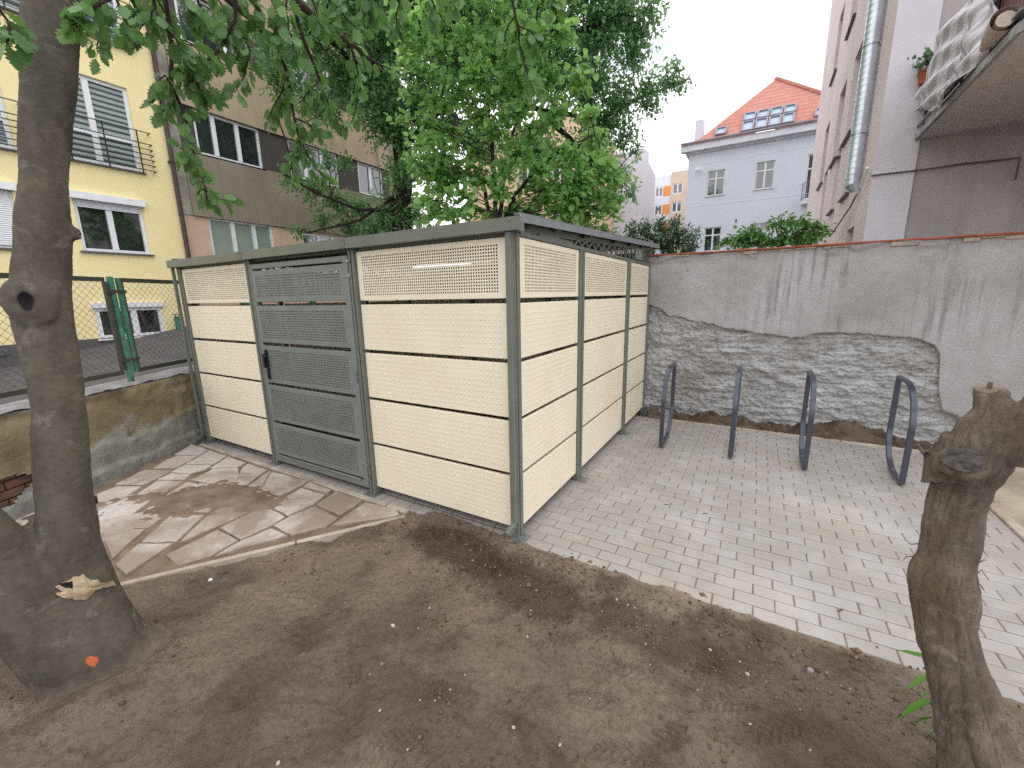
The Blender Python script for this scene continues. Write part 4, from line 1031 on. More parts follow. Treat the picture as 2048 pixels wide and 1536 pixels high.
MT['skyglass'] = (lambda t: (t.set(.08, 0, 1.0), t.color(S(150,165,185)), t.m)[2])(NT('skylight_glass'))
for i in range(4):
    x0 = 1482+i*27.0; sx = 25
    for (ya, yb2) in ((266,247),(245,230)):
        o = (i*-5.2); k = 4 if ya < 250 else 0
        skylight([(x0+k,ya+o),(x0+k+sx,ya+o-4.6),(x0+k+sx+2,yb2+o-4.6),(x0+k+2,yb2+o)])
skylight([(1430,273),(1452,269),(1455,255),(1433,259)]); skylight([(1628,236),(1652,232),(1654,217),(1630,221)])
m = MB(); c = on_roof(1400,258); m.box(c[0]-.32, c[0]+.12, c[1]+.3, c[1]+1.2, 9.9, c[2]+.62); m.build('chimney', MT['lilac'], hs_)
# rounded balcony
m = MB(); bc = np.array((3.6, HY)); n = 14; pts = [(bc[0]+.75*math.cos(a)*1.0, bc[1]-.75*math.sin(a)) for a in np.linspace(0, math.pi, n)]
m.prism(pts, 6.35, 6.55); m.build('balcony_slab', MT['cornice'], hs_)
m = MB()
for z in (6.68, 7.45): m.tube([(p[0],p[1],z) for p in pts], .022, 6)
for p in pts: m.tube([(p[0],p[1],6.55),(p[0],p[1],7.45)], .014, 5)
m.build('balcony_rail', MT['gutter_dark'], hs_)
sc_ = thing('security_camera', (-2.55, HY, 9.0), 'small white security camera high on the lilac house wall', 'camera')
MB().obox((-2.5,HY-.32,8.95), (.8,-.55,-.25), (0,0,1), .22, .07, .07, .02).build('camera_body', MT['white_pvc'], sc_); MB().tube([(-2.55,HY,9.02),(-2.55,HY-.2,9.02),(-2.52,HY-.28,8.98)], .03, 6).build('bracket', MT['white_pvc'], sc_)

# far buildings
PY = 32.0
pg = thing('apartment_building', (-8, PY+5, 0), 'pale gable-ended building half hidden by the oak leaves', 'building')
Pf = Facade(pg, lambda u, v, d: (u, PY+d, v))
m = MB(); prof = [(-10.3,-.1),(-6.13,-.1),(-6.13,10.3),(-6.66,11.27),(-6.68,11.95),(-7.07,12.3),(-8.45,12.25),(-10.3,12.05)]
n = len(prof); m.add([(u,PY,v) for u,v in prof]+[(u-3.2,PY+12,v) for u,v in prof], [list(range(n)), [n+i for i in range(n)][::-1]]+[[i,n+i,n+(i+1)%n,(i+1)%n] for i in range(n)])
m.build('wall', MT['palegable'], pg); m = MB(); Pf.fbox(m, -10.6, -8.5, 12.1, 12.35, -.35, 0); m.build('eave', MT['cornice'], pg)
Pf.window(-9.75,-9.2,7.3,8.4,(),MT['glass'],.08,-.03); m = MB(); Pf.fbox(m,-9.9,-9.6,2,4,-.02,0)
QY = 45.0
ob = thing('apartment_building', (-8, QY+4, 0), 'distant panel block with orange, white and sand coloured panels', 'building')
Of = Facade(ob, lambda u, v, d: (u, QY+d, v))
wn = [(-8.9,-8.15,z,z+.95) for z in (11.43,9.68,7.93,6.2)]+[(-7.2,-6.25,z,z+.98) for z in (11.5,9.75,8.0,6.25)]
Of.wall('white_wall', -12, -7.42, -.1, 13.4, wn, MT['whitepanel'], .15); Of.wall('sand_wall', -7.42, 6, -.1, 13.6, wn, MT['sandpanel'], .15, -.05); Of.shell('side_wall', -12, 6, -.1, 13.4, 10, MT['sandpanel'])
for z in (11.43,9.68,7.93,6.2):
    m = MB(); Of.fbox(m, -8.12, -7.44, z, z+.95, -.02, 0); m.build('orange_panel', MT['orange'], ob)
for o in wn: Of.window(*o, ((o[0]+o[1])/2,), MT['glass'], .09, .06)
pb = thing('apartment_building', (-14, 28, 0), 'peach coloured building seen through gaps in the tree crowns', 'building')
Ef = Facade(pb, lambda u, v, d: (u, 24+d, v))
wp = [(x,x+1.1,z,z+1.4) for x in (-15.6,-13.2,-10.9) for z in (3.2,6.0,8.8)]
Ef.wall('wall', -17.5, -9.2, -.1, 12.5, wp, MT['peach'], .2); Ef.shell('side_wall', -17.5, -9.2, -.1, 12.5, 9, MT['peach'])
for o in wp: Ef.window(*o, ((o[0]+o[1])/2,), MT['glass'], .08, .1, sill=MT['white_pvc'])

# tenement on the right with the balcony
TX, TY = 2.56, 5.64
tn = thing('apartment_building', (6, 10, 0), 'tall lilac grey tenement with grimy side wall above the boundary wall', 'building')
Ta = Facade(tn, lambda u, v, d: (TX+d, u, v)); Tb = Facade(tn, lambda u, v, d: (u, TY+d, v))
wa = []
for z in (5.62, 8.35, 11.1):
    for y0 in (8.25, 10.05, 12.6): wa.append((y0, y0+.95, z-1.0, z+.55))
wa += [(7.6,8.4,3.42,4.75),(9.4,10.1,3.42,4.75),(6.55,7.25,1.7,2.72),(11.6,12.3,3.42,4.75)]
Ta.wall('side_wall', TY, 17.2, -.1, 15, wa, MT['tenA'], .28)
for o in wa: Ta.window(*o, ((o[0]+o[1])/2,), MT['glass'], .07, .2, sill=MT['sill_dark'])
XB = 3.0
Tb.wall('wall', TX, XB, -.1, 15, [], MT['tenB']); Tb.wall('bare_wall', XB, 4.25, -.1, 15, [], MT['tenC'], .1, .03); Tb.wall('bare_wall', 4.25, 11, -.1, 15, [(4.25,5.6,-.1,3.6)], MT['tenC'], 1.2, .03)
m = MB(); m.quad(Tb.f(XB,-.1,0), Tb.f(XB,15,0), Tb.f(XB,15,.03), Tb.f(XB,-.1,.03)); m.quad((TX,17.2,-.1),(11,17.2,-.1),(11,17.2,15),(TX,17.2,15)); m.quad((11,TY,-.1),(11,17.2,-.1),(11,17.2,15),(11,TY,15)); m.quad((TX,TY,15),(11,TY,15),(11,17.2,15),(TX,17.2,15)); m.quad((4.25,TY+1.2,-.1),(5.6,TY+1.2,-.1),(5.6,TY+1.2,3.6),(4.25,TY+1.2,3.6)); m.build('end_wall', MT['tenC'], tn)
# balcony
BZ = 3.654; b1 = (2.985, TY); b2 = (2.93, 2.92); b3 = (3.10, 2.60); b4 = (6.2, 2.55); b5 = (6.2, TY)
m = MB(); m.prism([b1,b2,b3,b4,b5], BZ, BZ+.10); m.build('balcony_slab', MT['soffit'], tn)
def offp(p, d): c = np.array((4.6,4.2)); q = np.array(p); v = q-c; return q+v/np.linalg.norm(v)*d
e = [offp(p,.03) for p in (b1,b2,b3,b4)]; e[0] = np.array((2.955, TY-.002))
m = MB(); 
for a, b in zip(e[:-1], e[1:]): m.bar((a[0],a[1],BZ+.03), (b[0],b[1],BZ+.03), .03, .075)
m.build('slab_edge', MT['slab_edge'], tn)
m = MB()
for a, b in zip(e[:-1], e[1:]): m.bar((a[0],a[1],BZ+.16), (b[0],b[1],BZ+.16), .035, .022); 
m.build('drip_rail', MT['galv'], tn)
m = MB(); ins = [offp(p,-.03) for p in (b1,b2,b3,b4)]; ins[0] = np.array((3.02, TY-.01))
for a, b in zip(ins[:-1], ins[1:]): m.bar((a[0],a[1],BZ+.12), (b[0],b[1],BZ+.12), .03, .1)
m.build('balcony_curb', MT['sill_dark'], tn)
m = MB()
for a, b in zip(ins[:-1], ins[1:]):
    m.bar((a[0],a[1],BZ+.58), (b[0],b[1],BZ+.58), .012, .72)
m.build('balustrade_sheet', MT['corr'], tn)
m = MB()
for a, b in zip(ins[:-1], ins[1:]):
    m.bar((a[0],a[1],BZ+.97), (b[0],b[1],BZ+.97), .03, .03)
    for k in range(4):
        p = a+(b-a)*k/4; m.tube([(p[0]-.015,p[1],BZ+.1),(p[0]-.015,p[1],BZ+1.0)], .012, 6)
m.build('balustrade_rail', MT['rail'], tn)
cab = [at(x,y,1,TY-.02) for x, y in ((1742,352),(1760,349),(1850,339),(1930,327),(1990,321),(2040,315))]; cab += [cab[-1]+np.array((0,0,-.25))]
MB().tube(cab, .011, 6).build('cable', MT['cable'], tn)
c2 = [at(1714,388,0,TX-.05), at(1700,415,0,TX-.07), at(1683,440,0,TX-.07), at(1662,470,0,TX-.12)]
MB().tube(c2, .012, 6).build('cable', MT['cable'], tn)
c3 = [at(1723,352,0,TX-.06), at(1735,340,0,TX-.04), at(1728,360,0,TX-.05), at(1716,380,0,TX-.04)]
MB().tube([at(1735,335,0,TX-.05), at(1722,373,0,TX-.06)], .022, 6).build('conduit', MT['white_pvc'], tn)
# ventilation duct
DXo = TX-.115
dy = at(1713,300,0,DXo)[1]; dz0 = at(1710,352,0,DXo)[2]
dk = thing('ventilation_duct', (DXo, dy, dz0), 'spiral metal ventilation duct running up the tenement side wall', 'duct')
m = MB(); P = []; Rr = []; z = dz0-.01
while z < 12:
    P += [(DXo,dy,z),(DXo,dy,z+.076),(DXo,dy,z+.079),(DXo,dy,z+.084)]; Rr += [.100,.100,.1008,.1008]; z += .088
m.tube(P, Rr, 24); o = auto_smooth(m.build('pipe', MT['duct'], dk), 60)
m = MB(); m.tube([(DXo,dy,dz0-.012),(DXo+.005,dy,dz0-.075),(DXo+.06,dy,dz0-.18)], [.1005,.1005,.06], 24); m.build('elbow', MT['duct'], dk)
for z in np.arange(dz0+.62, 11.5, 1.2):
    m = MB(); m.tube([(DXo,dy,z),(DXo,dy,z+.02)], .105, 24); m.box(DXo+.09, TX, dy-.02, dy+.02, z, z+.02); m.build('clamp', MT['galv'], dk)

# ------------------------------------------------------------------ things on the balcony
cl = []
L = [(1822,212),(1836,178),(1852,140),(1868,105),(1890,68),(1914,30),(1930,2),(1945,-30)]; Rr = [(1862,226),(1892,196),(1925,160),(1942,140),(1962,112),(1976,75),(1982,35),(1988,-10)]
nv_ = 29; nu_ = 25; Gx = np.zeros((nv_,nu_)); Gy = Gx.copy(); Gz = Gx.copy()
for i, t in enumerate(np.linspace(0, 7, nv_)):
    k = min(int(t), 6); f = t-k; a = np.array(L[k])*(1-f)+np.array(L[k+1])*f; b = np.array(Rr[k])*(1-f)+np.array(Rr[k+1])*f
    for j, s in enumerate(np.linspace(0, 1, nu_)):
        p = at(*(a+(b-a)*s), 0, 2.875); w = .045*math.sin(9*s+t*1.1)+.03*math.sin(21*s-t*2)+.03*mnoise.noise(Vector((s*4, t, 2)))
        Gx[i,j] = p[0]+w; Gy[i,j] = p[1]; Gz[i,j] = p[2]
co = sheet('draped_cloth', Gx, Gy, Gz, MT['cloth'], None); tag(co, 'striped pale cloth draped over the side of the tenement balcony', 'cloth')
md = co.modifiers.new('thickness', 'SOLIDIFY'); md.thickness = .006
a = at(1966,98,0,2.86); b = at(2013,36,0,2.86); m = MB()
th = np.linspace(0, 4.2*math.pi, 60); m.tube([a, a+(b-a)*.35, a+(b-a)*.7, b], [.025,.06,.085,.095], 16, cap=False)
m.tube([b+(b-a)*-.02, b+(b-a)*-.3], [.06,.05], 12, cap=True)
cr = m.build('rolled_carpet', MT['carpet']); auto_smooth(cr, 60); tag(cr, 'pale rolled carpet leaning on the balcony edge beside the striped cloth', 'carpet')

# ------------------------------------------------------------------ foliage helpers
def leaf_template(kind):
    if kind == 'lobed':      # along +x, width in y, fold in z
        xs_ = [0,.10,.20,.30,.38,.48,.56,.66,.74,.84,.92,1.0]; ws = [.0,.13,.30,.20,.40,.25,.38,.20,.26,.12,.10,.0]
        V = [(x,0,-.05*math.sin(x*3)) for x in xs_]; n = len(xs_); Fc = []
        for sg in (1,-1):
            o = len(V); V += [(x-.02+w*.25, sg*w, .10*w-.10*x*x) for x, w in zip(xs_, ws)]
            for i in range(n-1):
                q = [i, i+1, o+i+1, o+i]; Fc.append(q if sg > 0 else q[::-1])
        return np.array(V), np.array(Fc)
    if kind == 'heart':
        V = [(0,0,0),(.5,0,-.03),(1.0,0,-.12)]
        V += [(-.05,.24,.03),(.28,.46,.05),(.66,.33,.0)]; V += [(-.05,-.24,.03),(.28,-.46,.05),(.66,-.33,.0)]
        Fc = [[0,1,4,3],[1,2,5,4],[0,6,7,1],[1,7,8,2]]
        return np.array(V), np.array(Fc)
    if kind == 'oak':
        V = [(0,0,0),(.5,0,-.03),(1,0,-.1),(.22,.22,.04),(.42,.16,.02),(.72,.28,.03),(.22,-.22,.04),(.42,-.16,.02),(.72,-.28,.03)]
        Fc = [[0,1,4,3],[1,2,5,4],[0,6,7,1],[1,7,8,2]]
        return np.array(V), np.array(Fc)
    if kind == 'lance':
        V = [(0,0,0),(.3,0,-.01),(.65,0,-.04),(1,0,-.12),(.12,.12,.03),(.35,.22,.03),(.7,.16,-.02),(.12,-.12,.03),(.35,-.22,.03),(.7,-.16,-.02),(1,0,-.12),(.9,.045,-.08),(.9,-.045,-.08)]
        return np.array(V), np.array([[0,1,5,4],[1,2,6,5],[0,7,8,1],[1,8,9,2],[2,10,11,6],[2,9,12,10]])
    V = [(0,0,0),(.45,.16,.03),(1,0,-.05),(.45,-.16,.03)]
    return np.array(V), np.array([[0,1,2,3]])
def leaf_cloud(name, P, A, size, kind, mat, parent, up=.7, jit=.6, smooth=False):
    """P positions, A axis directions (leaf points along), random normals biased upwards"""
    N = len(P); T, Fc = leaf_template(kind)
    A = A/np.linalg.norm(A, axis=1)[:,None]
    nrm = rng.normal(size=(N,3))*jit; nrm[:,2] += up
    nrm -= A*(nrm*A).sum(1)[:,None]; nrm /= (np.linalg.norm(nrm, axis=1)[:,None]+1e-9)
    B = np.cross(nrm, A)
    V = P[:,None,:]+size[:,None,None]*(T[None,:,0,None]*A[:,None,:]+T[None,:,1,None]*B[:,None,:]+T[None,:,2,None]*nrm[:,None,:])
    k = len(T); Fq = (Fc[None]+(np.arange(N)*k)[:,None,None]).reshape(-1, Fc.shape[1])
    return np_mesh(name, V.reshape(-1,3), Fq, mat, parent, smooth)
def curve(a, b, sag=.0, wig=.05, n=8, seed=0):
    a = np.array(a, float); b = np.array(b, float); L = np.linalg.norm(b-a); out = []
    for i in range(n+1):
        t = i/n; p = a*(1-t)+b*t; p[2] += sag*L*math.sin(math.pi*t)
        if 0 < i < n:
            for k in range(3): p[k] += wig*L*mnoise.noise(Vector((t*3+seed*7.7, seed*1.3+k*5.1, k)))
        out.append(p)
    return out
def crown(circles, dist, spread, trunk_nodes, kind, size, dens, mat, parent, twig_mat, branch_m, rb=.03, droop=.2, up=.7, seed=1, flat=1.0):
    """circles: (px,py,rpx[,dist]). Foliage grows along twigs inside each ball; every ball is fed by a branch from the trunk."""
    r_ = np.random.default_rng(seed); Pl = []; Al = []
    nodes = [np.array(t) for t in trunk_nodes]
    for ci, c in enumerate(circles):
        d = (c[3] if len(c) > 3 else dist+r_.uniform(-spread, spread)); ctr = pd(c[0], c[1], d); R = c[2]*d/F*1.02
        # branch from the nearest node that is below the ball's centre
        best = min(nodes, key=lambda q: np.linalg.norm(q-ctr)+2.5*max(0, q[2]-ctr[2]+.2*np.linalg.norm((q-ctr)[:2])))
        bp = curve(best, ctr, .06, .12, 7, seed*31+ci); L = np.linalg.norm(ctr-best)
        branch_m.tube(bp, list(np.linspace(min(rb, .012+.012*L), .006, len(bp))), 5, cap=False)
        nt = max(5, int(10*dens*(R/.35)**1.6))
        for k in range(nt):
            v = r_.normal(size=3); v[2] *= flat; v /= np.linalg.norm(v); tip = ctr+v*R*(r_.uniform(.35,1.0)); tip[2] -= droop*R*r_.uniform(0,1)
            st = bp[r_.integers(4, len(bp))]; Lt = np.linalg.norm(tip-st)
            if k < 9: branch_m.tube([st, (st+tip)/2+np.array((0,0,.05*Lt)), tip], [.006,.004,.002], 4, cap=False)
            nl = max(4, int(Lt/size*1.8))
            tt = r_.uniform(.15, 1.02, nl)
            pos = st[None]*(1-tt[:,None])+tip[None]*tt[:,None]; pos[:,2] += .05*Lt*np.sin(np.pi*np.clip(tt,0,1))
            pos += r_.normal(size=(nl,3))*size*.45
            dirv = (tip-st)[None]/max(Lt,1e-6)+r_.normal(size=(nl,3))*.75; dirv[:,2] -= .35
            Pl.append(pos); Al.append(dirv)
    P = np.concatenate(Pl); A = np.concatenate(Al)
    return leaf_cloud('crown', P, A, size*r_.uniform(.65,1.2,len(P)), kind, mat, parent, up)
def trunk_mesh(name, ctrs, rads, mat, parent, seg=40, amp=.05, f=3.0, sub=10, seed=0, lobes=0.0):
    ctrs = np.array(ctrs); rads = np.array(rads); t = np.arange(len(ctrs)); tt = np.linspace(0, len(ctrs)-1, (len(ctrs)-1)*sub+1)
    def cr_(v):
        o = []
        for x in tt:
            i = min(int(x), len(ctrs)-2); u = x-i
            p0, p1, p2, p3 = v[max(i-1,0)], v[i], v[i+1], v[min(i+2,len(ctrs)-1)]
            o.append(.5*((2*p1)+(-p0+p2)*u+(2*p0-5*p1+4*p2-p3)*u*u+(-p0+3*p1-3*p2+p3)*u**3))
        return np.array(o)
    Cc = cr_(ctrs); Rr_ = cr_(rads); V = []; 
    a = None
    for i in range(len(Cc)):
        tg = Cc[min(i+1,len(Cc)-1)]-Cc[max(i-1,0)]; tg /= np.linalg.norm(tg)
        if a is None:
            a = np.cross(tg, (0,1,0.)); a /= np.linalg.norm(a)
        a = a-tg*(a@tg); a /= np.linalg.norm(a); b = np.cross(tg, a)
        for k in range(seg):
            th = 2*math.pi*k/seg; dv = math.cos(th)*a+math.sin(th)*b; p = Cc[i]+dv*Rr_[i]
            q = Vector(p)*f; n_ = mnoise.noise(q+Vector((seed,0,0)))+.5*mnoise.noise(q*2.3)+.25*mnoise.noise(q*5.1)
            lob = lobes*math.sin(3*th+i*.05+seed)
            V.append(Cc[i]+dv*Rr_[i]*(1+amp*n_+lob))
    n = len(Cc); ii = np.arange(n*seg).reshape(n, seg); j = np.roll(ii, -1, axis=1)
    Fq = np.stack([ii[:-1].ravel(), j[:-1].ravel(), j[1:].ravel(), ii[1:].ravel()], 1)
    faces = [list(x) for x in Fq]+[list(ii[0])[::-1], list(ii[-1])]
    return np_mesh(name, np.array(V), faces, mat, parent, True)
def fuse(name, objs, voxel, mat, parent, disp, smooth=4):
    """weld overlapping pieces into one continuous surface, then roughen it along its normals"""
    V = []; Fc = []
    for o in objs:
        b = len(V); off = Vector(base_of(o.parent)); V += [tuple(v.co+off) for v in o.data.vertices]; Fc += [[i+b for i in p.vertices] for p in o.data.polygons]
        me = o.data; bpy.data.objects.remove(o); bpy.data.meshes.remove(me)
    me = bpy.data.meshes.new('weld'); me.from_pydata(V, [], Fc); me.update(); tmp = bpy.data.objects.new('weld', me); COL.objects.link(tmp)
    md = tmp.modifiers.new('r', 'REMESH'); md.mode = 'VOXEL'; md.voxel_size = voxel
    ms = tmp.modifiers.new('s', 'SMOOTH'); ms.iterations = smooth; ms.factor = .5
    dg = bpy.context.evaluated_depsgraph_get(); ev = tmp.evaluated_get(dg); em = ev.to_mesh()
    n = len(em.vertices); co = np.zeros(n*3); em.vertices.foreach_get('co', co); co = co.reshape(-1,3); no = np.zeros(n*3); em.vertices.foreach_get('normal', no); no = no.reshape(-1,3)
    fs = [list(p.vertices) for p in em.polygons]; ev.to_mesh_clear(); bpy.data.objects.remove(tmp); bpy.data.meshes.remove(me)
    co = co + no*np.array([disp(Vector(c)) for c in co])[:,None]
    return np_mesh(name, co, fs, mat, parent, True)
def N3(p, a, b, c, s=0): return mnoise.noise(Vector((p[0]*a+s, p[1]*b-s, p[2]*c+s*.3)))
from mathutils.bvhtree import BVHTree
def bvh(o):
    b = Vector(base_of(o)); return BVHTree.FromPolygons([v.co+b for v in o.data.vertices], [list(p.vertices) for p in o.data.polygons])
def hit(tree, x, y):
    d = Vector(ray(x, y)).normalized(); h = tree.ray_cast(Vector(CAM), d)
    return (np.array(h[0]), np.array(h[1])) if h[0] is not None else (None, None)

# ------------------------------------------------------------------ forked foreground tree
tb = gp(200, 1345); vd = tb-CAM; vd[2] = 0; vd /= np.linalg.norm(vd)
t1 = thing('tree', tb, 'large forked tree with smooth grey trunk and lobed leaves in the left foreground', 'tree')
def prof(rows, P0, N):
    cs, rs = [], []
    for (y, l, r) in rows:
        p, t = onplane((l+r)/2, y, P0, N); q, _ = onplane(r, y, P0, N); q0, _ = onplane(l, y, P0, N)
        cs.append(p); rs.append(np.linalg.norm(q-q0)/2*.955)
    return cs, rs
rows = [(-620,75,190),(-400,66,178),(-200,58,168),(0,52,161),(100,46,153),(200,42,149),(300,38,147),(400,33,147),(455,28,150),(500,27,147),(560,22,146),(620,18,151),(700,30,161),(780,50,173),(860,60,180),(940,65,187),(1000,67,192),(1080,70,205),(1150,68,228),(1220,66,252),(1262,74,274),(1296,88,296),(1320,98,318),(1340,104,344),(1356,104,372),(1385,96,410)]
cs, rs = prof(rows, tb, vd)
tr1 = trunk_mesh('trunk', cs[::-1], rs[::-1], MT['bark1'], t1, 72, .05, 5, 9, 1, .018)
rows2 = [(700,-420,-330),(850,-300,-190),(960,-190,-62),(1010,-150,-14),(1060,-120,34),(1110,-95,80),(1160,-70,130),(1220,-22,190),(1290,48,250),(1340,100,290),(1400,140,320)]
c2_, r2_ = prof(rows2, tb+vd*.01, vd)
st2_ = trunk_mesh('stem', c2_[::-1], r2_[::-1], MT['bark1'], t1, 44, .04, 6, 7, 4)
bt = bvh(tr1)
kc, kn = hit(bt, 58, 602); u = np.cross(kn, (0,0,1)); u /= np.linalg.norm(u); v = np.cross(u, kn)
if v[2] < 0: v = -v
m = MB()
for (ra, rb_, rt, off) in ((.032,.046,.019,.004),(.062,.080,.018,-.006)):
    ring = [kc+kn*off+(u*math.cos(a)*ra+v*math.sin(a)*rb_) for a in np.linspace(0, 2*math.pi, 37)]
    m.tube(ring, [rt*(1+.35*mnoise.noise(Vector((math.cos(a)*2,math.sin(a)*2,ra*90)))) for a in np.linspace(0, 2*math.pi, 37)], 10, cap=False)
kr = m.build('knot', MT['bark1'], t1, True)
p0, n0 = hit(bt, 142, 466); q = onplane(162, 466, tb, vd)[0]; m = MB(); m.tube([p0-np.array((0,0,0)), (p0+q)/2, q], [.038,.018,.004], 10); sp0 = m.build('spur', MT['bark1'], t1, True)
def bark_disp(p):
    r = .009*N3(p,5,5,3,3)+.004*N3(p,14,14,8,5)+.0014*N3(p,22,22,60,7)+.0012*N3(p,60,60,60,9)
    c = abs(N3(p,9,9,26,11)); r -= .006*max(0, 1-c/.045)*max(0, N3(p,3,3,3,13)+.1)
    if p[2] < .25: r += .02*(1-p[2]/.25)*N3(p,9,9,9,15)
    return r
tr1 = fuse('trunk', [tr1, st2_, kr, sp0], .011, MT['bark1'], t1, bark_disp, 3)
bt = bvh(tr1)
def decal(name, pxs, mat, parent, lift=.006, thick=.008, bulge=.0):
    pts = [hit(bt, *q) for q in pxs]; pts = [(p, n) for p, n in pts if p is not None]
    c, cn = hit(bt, sum(q[0] for q in pxs)/len(pxs), sum(q[1] for q in pxs)/len(pxs))
    P = [p+n*lift for p, n in pts]; k = len(P); Q = [p-n*thick for p, n in pts]; mid = [(p*.5+c*.5)+cn*(lift+bulge) for p in P]
    V = P+mid+[c+cn*(lift+bulge*1.3)]+Q; fs = []
    for i in range(k):
        j = (i+1)%k; fs += [[i,j,k+j,k+i],[k+i,k+j,2*k],[2*k+1+i,2*k+1+j,j,i]]
    return np_mesh(name, V, fs, mat, parent)
def jag(pxs, a=4, step=9, seed=0):
    r_ = random.Random(seed); out = []
    for i in range(len(pxs)):
        p = np.array(pxs[i], float); q = np.array(pxs[(i+1)%len(pxs)], float); n = max(1, int(np.linalg.norm(q-p)/step))
        for k in range(n): out.append(tuple(p+(q-p)*k/n+np.array((r_.uniform(-a,a), r_.uniform(-a,a)))*.5))
    return out
decal('bark_wound', jag([(112,1172),(140,1158),(165,1150),(200,1166),(226,1164),(228,1172),(196,1178),(180,1186),(176,1198),(150,1198)], 5, 8, 1), MT['wound'], t1, .008, .01, .006)
decal('bark_wound', jag([(110,1186),(140,1179),(146,1190),(140,1196),(118,1192)], 3, 6, 2), MT['wound'], t1, .012, .01, .004)
decal('bark_wound', jag([(120,1166),(146,1160),(146,1176),(134,1172)], 3, 6, 3), MT['hollow'], t1, .012, .01, .0)
decal('paint_mark', jag([(172,1318),(182,1312),(194,1314),(198,1323),(190,1333),(178,1332),(172,1326)], 2, 5, 4), MT['paintdot'], t1, .0012, .004, .0)
# dark hollow of the healed knot
kc, kn = hit(bt, 58, 602)
m = MB(); kc = kc+kn*.010
m.add([kc+kn*.004+u*math.cos(a)*(.020+.003*math.sin(3*a))+v*math.sin(a)*.036 for a in np.linspace(0, 2*math.pi, 20)[:-1]]+[kc-kn*.01], [[i,(i+1)%19,19] for i in range(19)]); m.build('knot_hollow', MT['hollow'], t1)
# limbs and hanging branches
m = MB(); Pl = []; Al = []
top = onplane(110, -330, tb, vd)[0]
limb = [onplane(108,-230,tb,vd)[0], pd(240,-130,2.75), pd(430,-110,3.0), pd(640,-110,3.2), pd(830,-120,3.05), pd(1015,-120,2.75), pd(1180,-140,2.8)]
m.tube([p for a, b in zip(limb[:-1], limb[1:]) for p in curve(a, b, .02, .03, 4, 5)[:-1]]+[limb[-1]], list(np.linspace(.075,.018,25)), 8)
strands = [ (2.7,[(322,-110),(331,0),(342,85),(342,170),(365,215),(383,290),(398,330),(408,370),(418,405)],.011,.35,1.0),
 (2.72,[(400,375),(425,392),(452,402)],.005,.0,1.3),(2.68,[(383,292),(372,300),(358,296)],.004,.0,1.0),(2.7,[(343,172),(330,150),(318,160)],.004,0,1.2),
 (3.0,[(430,-110),(455,0),(512,46),(555,95),(577,150),(588,235),(598,275),(614,302)],.018,.25,.8),
 (3.0,[(588,235),(620,250),(640,262)],.005,0,1.2),(3.0,[(577,152),(560,190),(545,215),(540,240)],.006,0,1.2),(3.0,[(598,275),(620,320),(640,345),(655,360)],.006,0,1.3),(3.0,[(600,280),(585,310),(580,345)],.005,0,1.2),
 (2.6,[(300,-110),(310,20),(285,50),(255,70)],.008,.2,1.2),(2.6,[(310,20),(335,60),(360,85),(400,95)],.007,0,1.3),
 (2.5,[(240,-130),(225,-10),(190,15),(160,30),(152,55)],.008,.3,1.3),(2.5,[(230,-10),(245,30),(262,62)],.006,.1,1.2),
 (2.8,[(470,-110),(470,40),(440,100),(405,130),(360,150)],.010,.2,1.1),(2.8,[(470,40),(500,100),(490,150),(470,185)],.007,0,1.1),(2.8,[(405,130),(400,165),(425,190)],.005,0,1.2),
 (3.1,[(560,-110),(600,60),(640,160),(662,220),(690,252)],.012,.25,.9),(3.1,[(640,160),(615,185),(600,205)],.005,0,1.1),
 (3.3,[(640,-110),(700,80),(722,170),(706,240)],.011,.35,.8),
 (2.6,[(1015,-120),(1024,0),(1036,51),(1041,92),(1056,150),(1070,172)],.008,.45,.8),(2.6,[(1036,51),(1060,62),(1080,90)],.004,0,.9),(2.6,[(1030,30),(1012,60),(1008,85)],.004,0,.9),
 (2.8,[(830,-120),(850,-30),(870,15),(862,50)],.007,.4,.9),(2.75,[(930,-120),(925,-20),(905,10)],.006,.4,.9),(2.75,[(1110,-125),(1105,-20),(1110,20)],.006,.4,.9),
 (2.6,[(-60,-40),(-10,10),(15,40),(38,78)],.007,.35,1.2),(2.6,[(15,40),(20,70),(10,95)],.004,0,1.0),
 (3.6,[(500,-100),(598,7),(650,50),(697,82),(740,118),(800,150)],.030,.6,.5),
 (2.9,[(380,-110),(395,0),(410,45),(440,60)],.008,.3,1.2),(2.9,[(520,-110),(540,-10),(560,40),(545,70)],.008,.4,1.0),(3.0,[(600,-110),(625,0),(640,40),(670,50)],.008,.4,1.0),(3.1,[(720,-110),(740,0),(760,40)],.008,.4,.8),
 (2.75,[(345,85),(380,120),(395,160),(392,190)],.006,0,1.2),(2.75,[(342,170),(320,200),(330,230)],.005,0,1.0),(2.9,[(455,0),(490,-10),(520,20),(520,60)],.007,0,1.1),(2.95,[(512,46),(480,75),(470,105)],.006,0,1.2)]
rs_ = random.Random(5)
for x in range(185, 830, 62):
    x1 = x+rs_.uniform(-40,40); y1 = rs_.uniform(25,135) if not 400 < x < 540 else rs_.uniform(20,100); strands.append((rs_.uniform(2.6,3.4), [(x,-110),(x+rs_.uniform(-12,12),-20),((x+x1)/2+rs_.uniform(-15,15),y1*.5),(x1,y1)], .006, .3, 1.1))
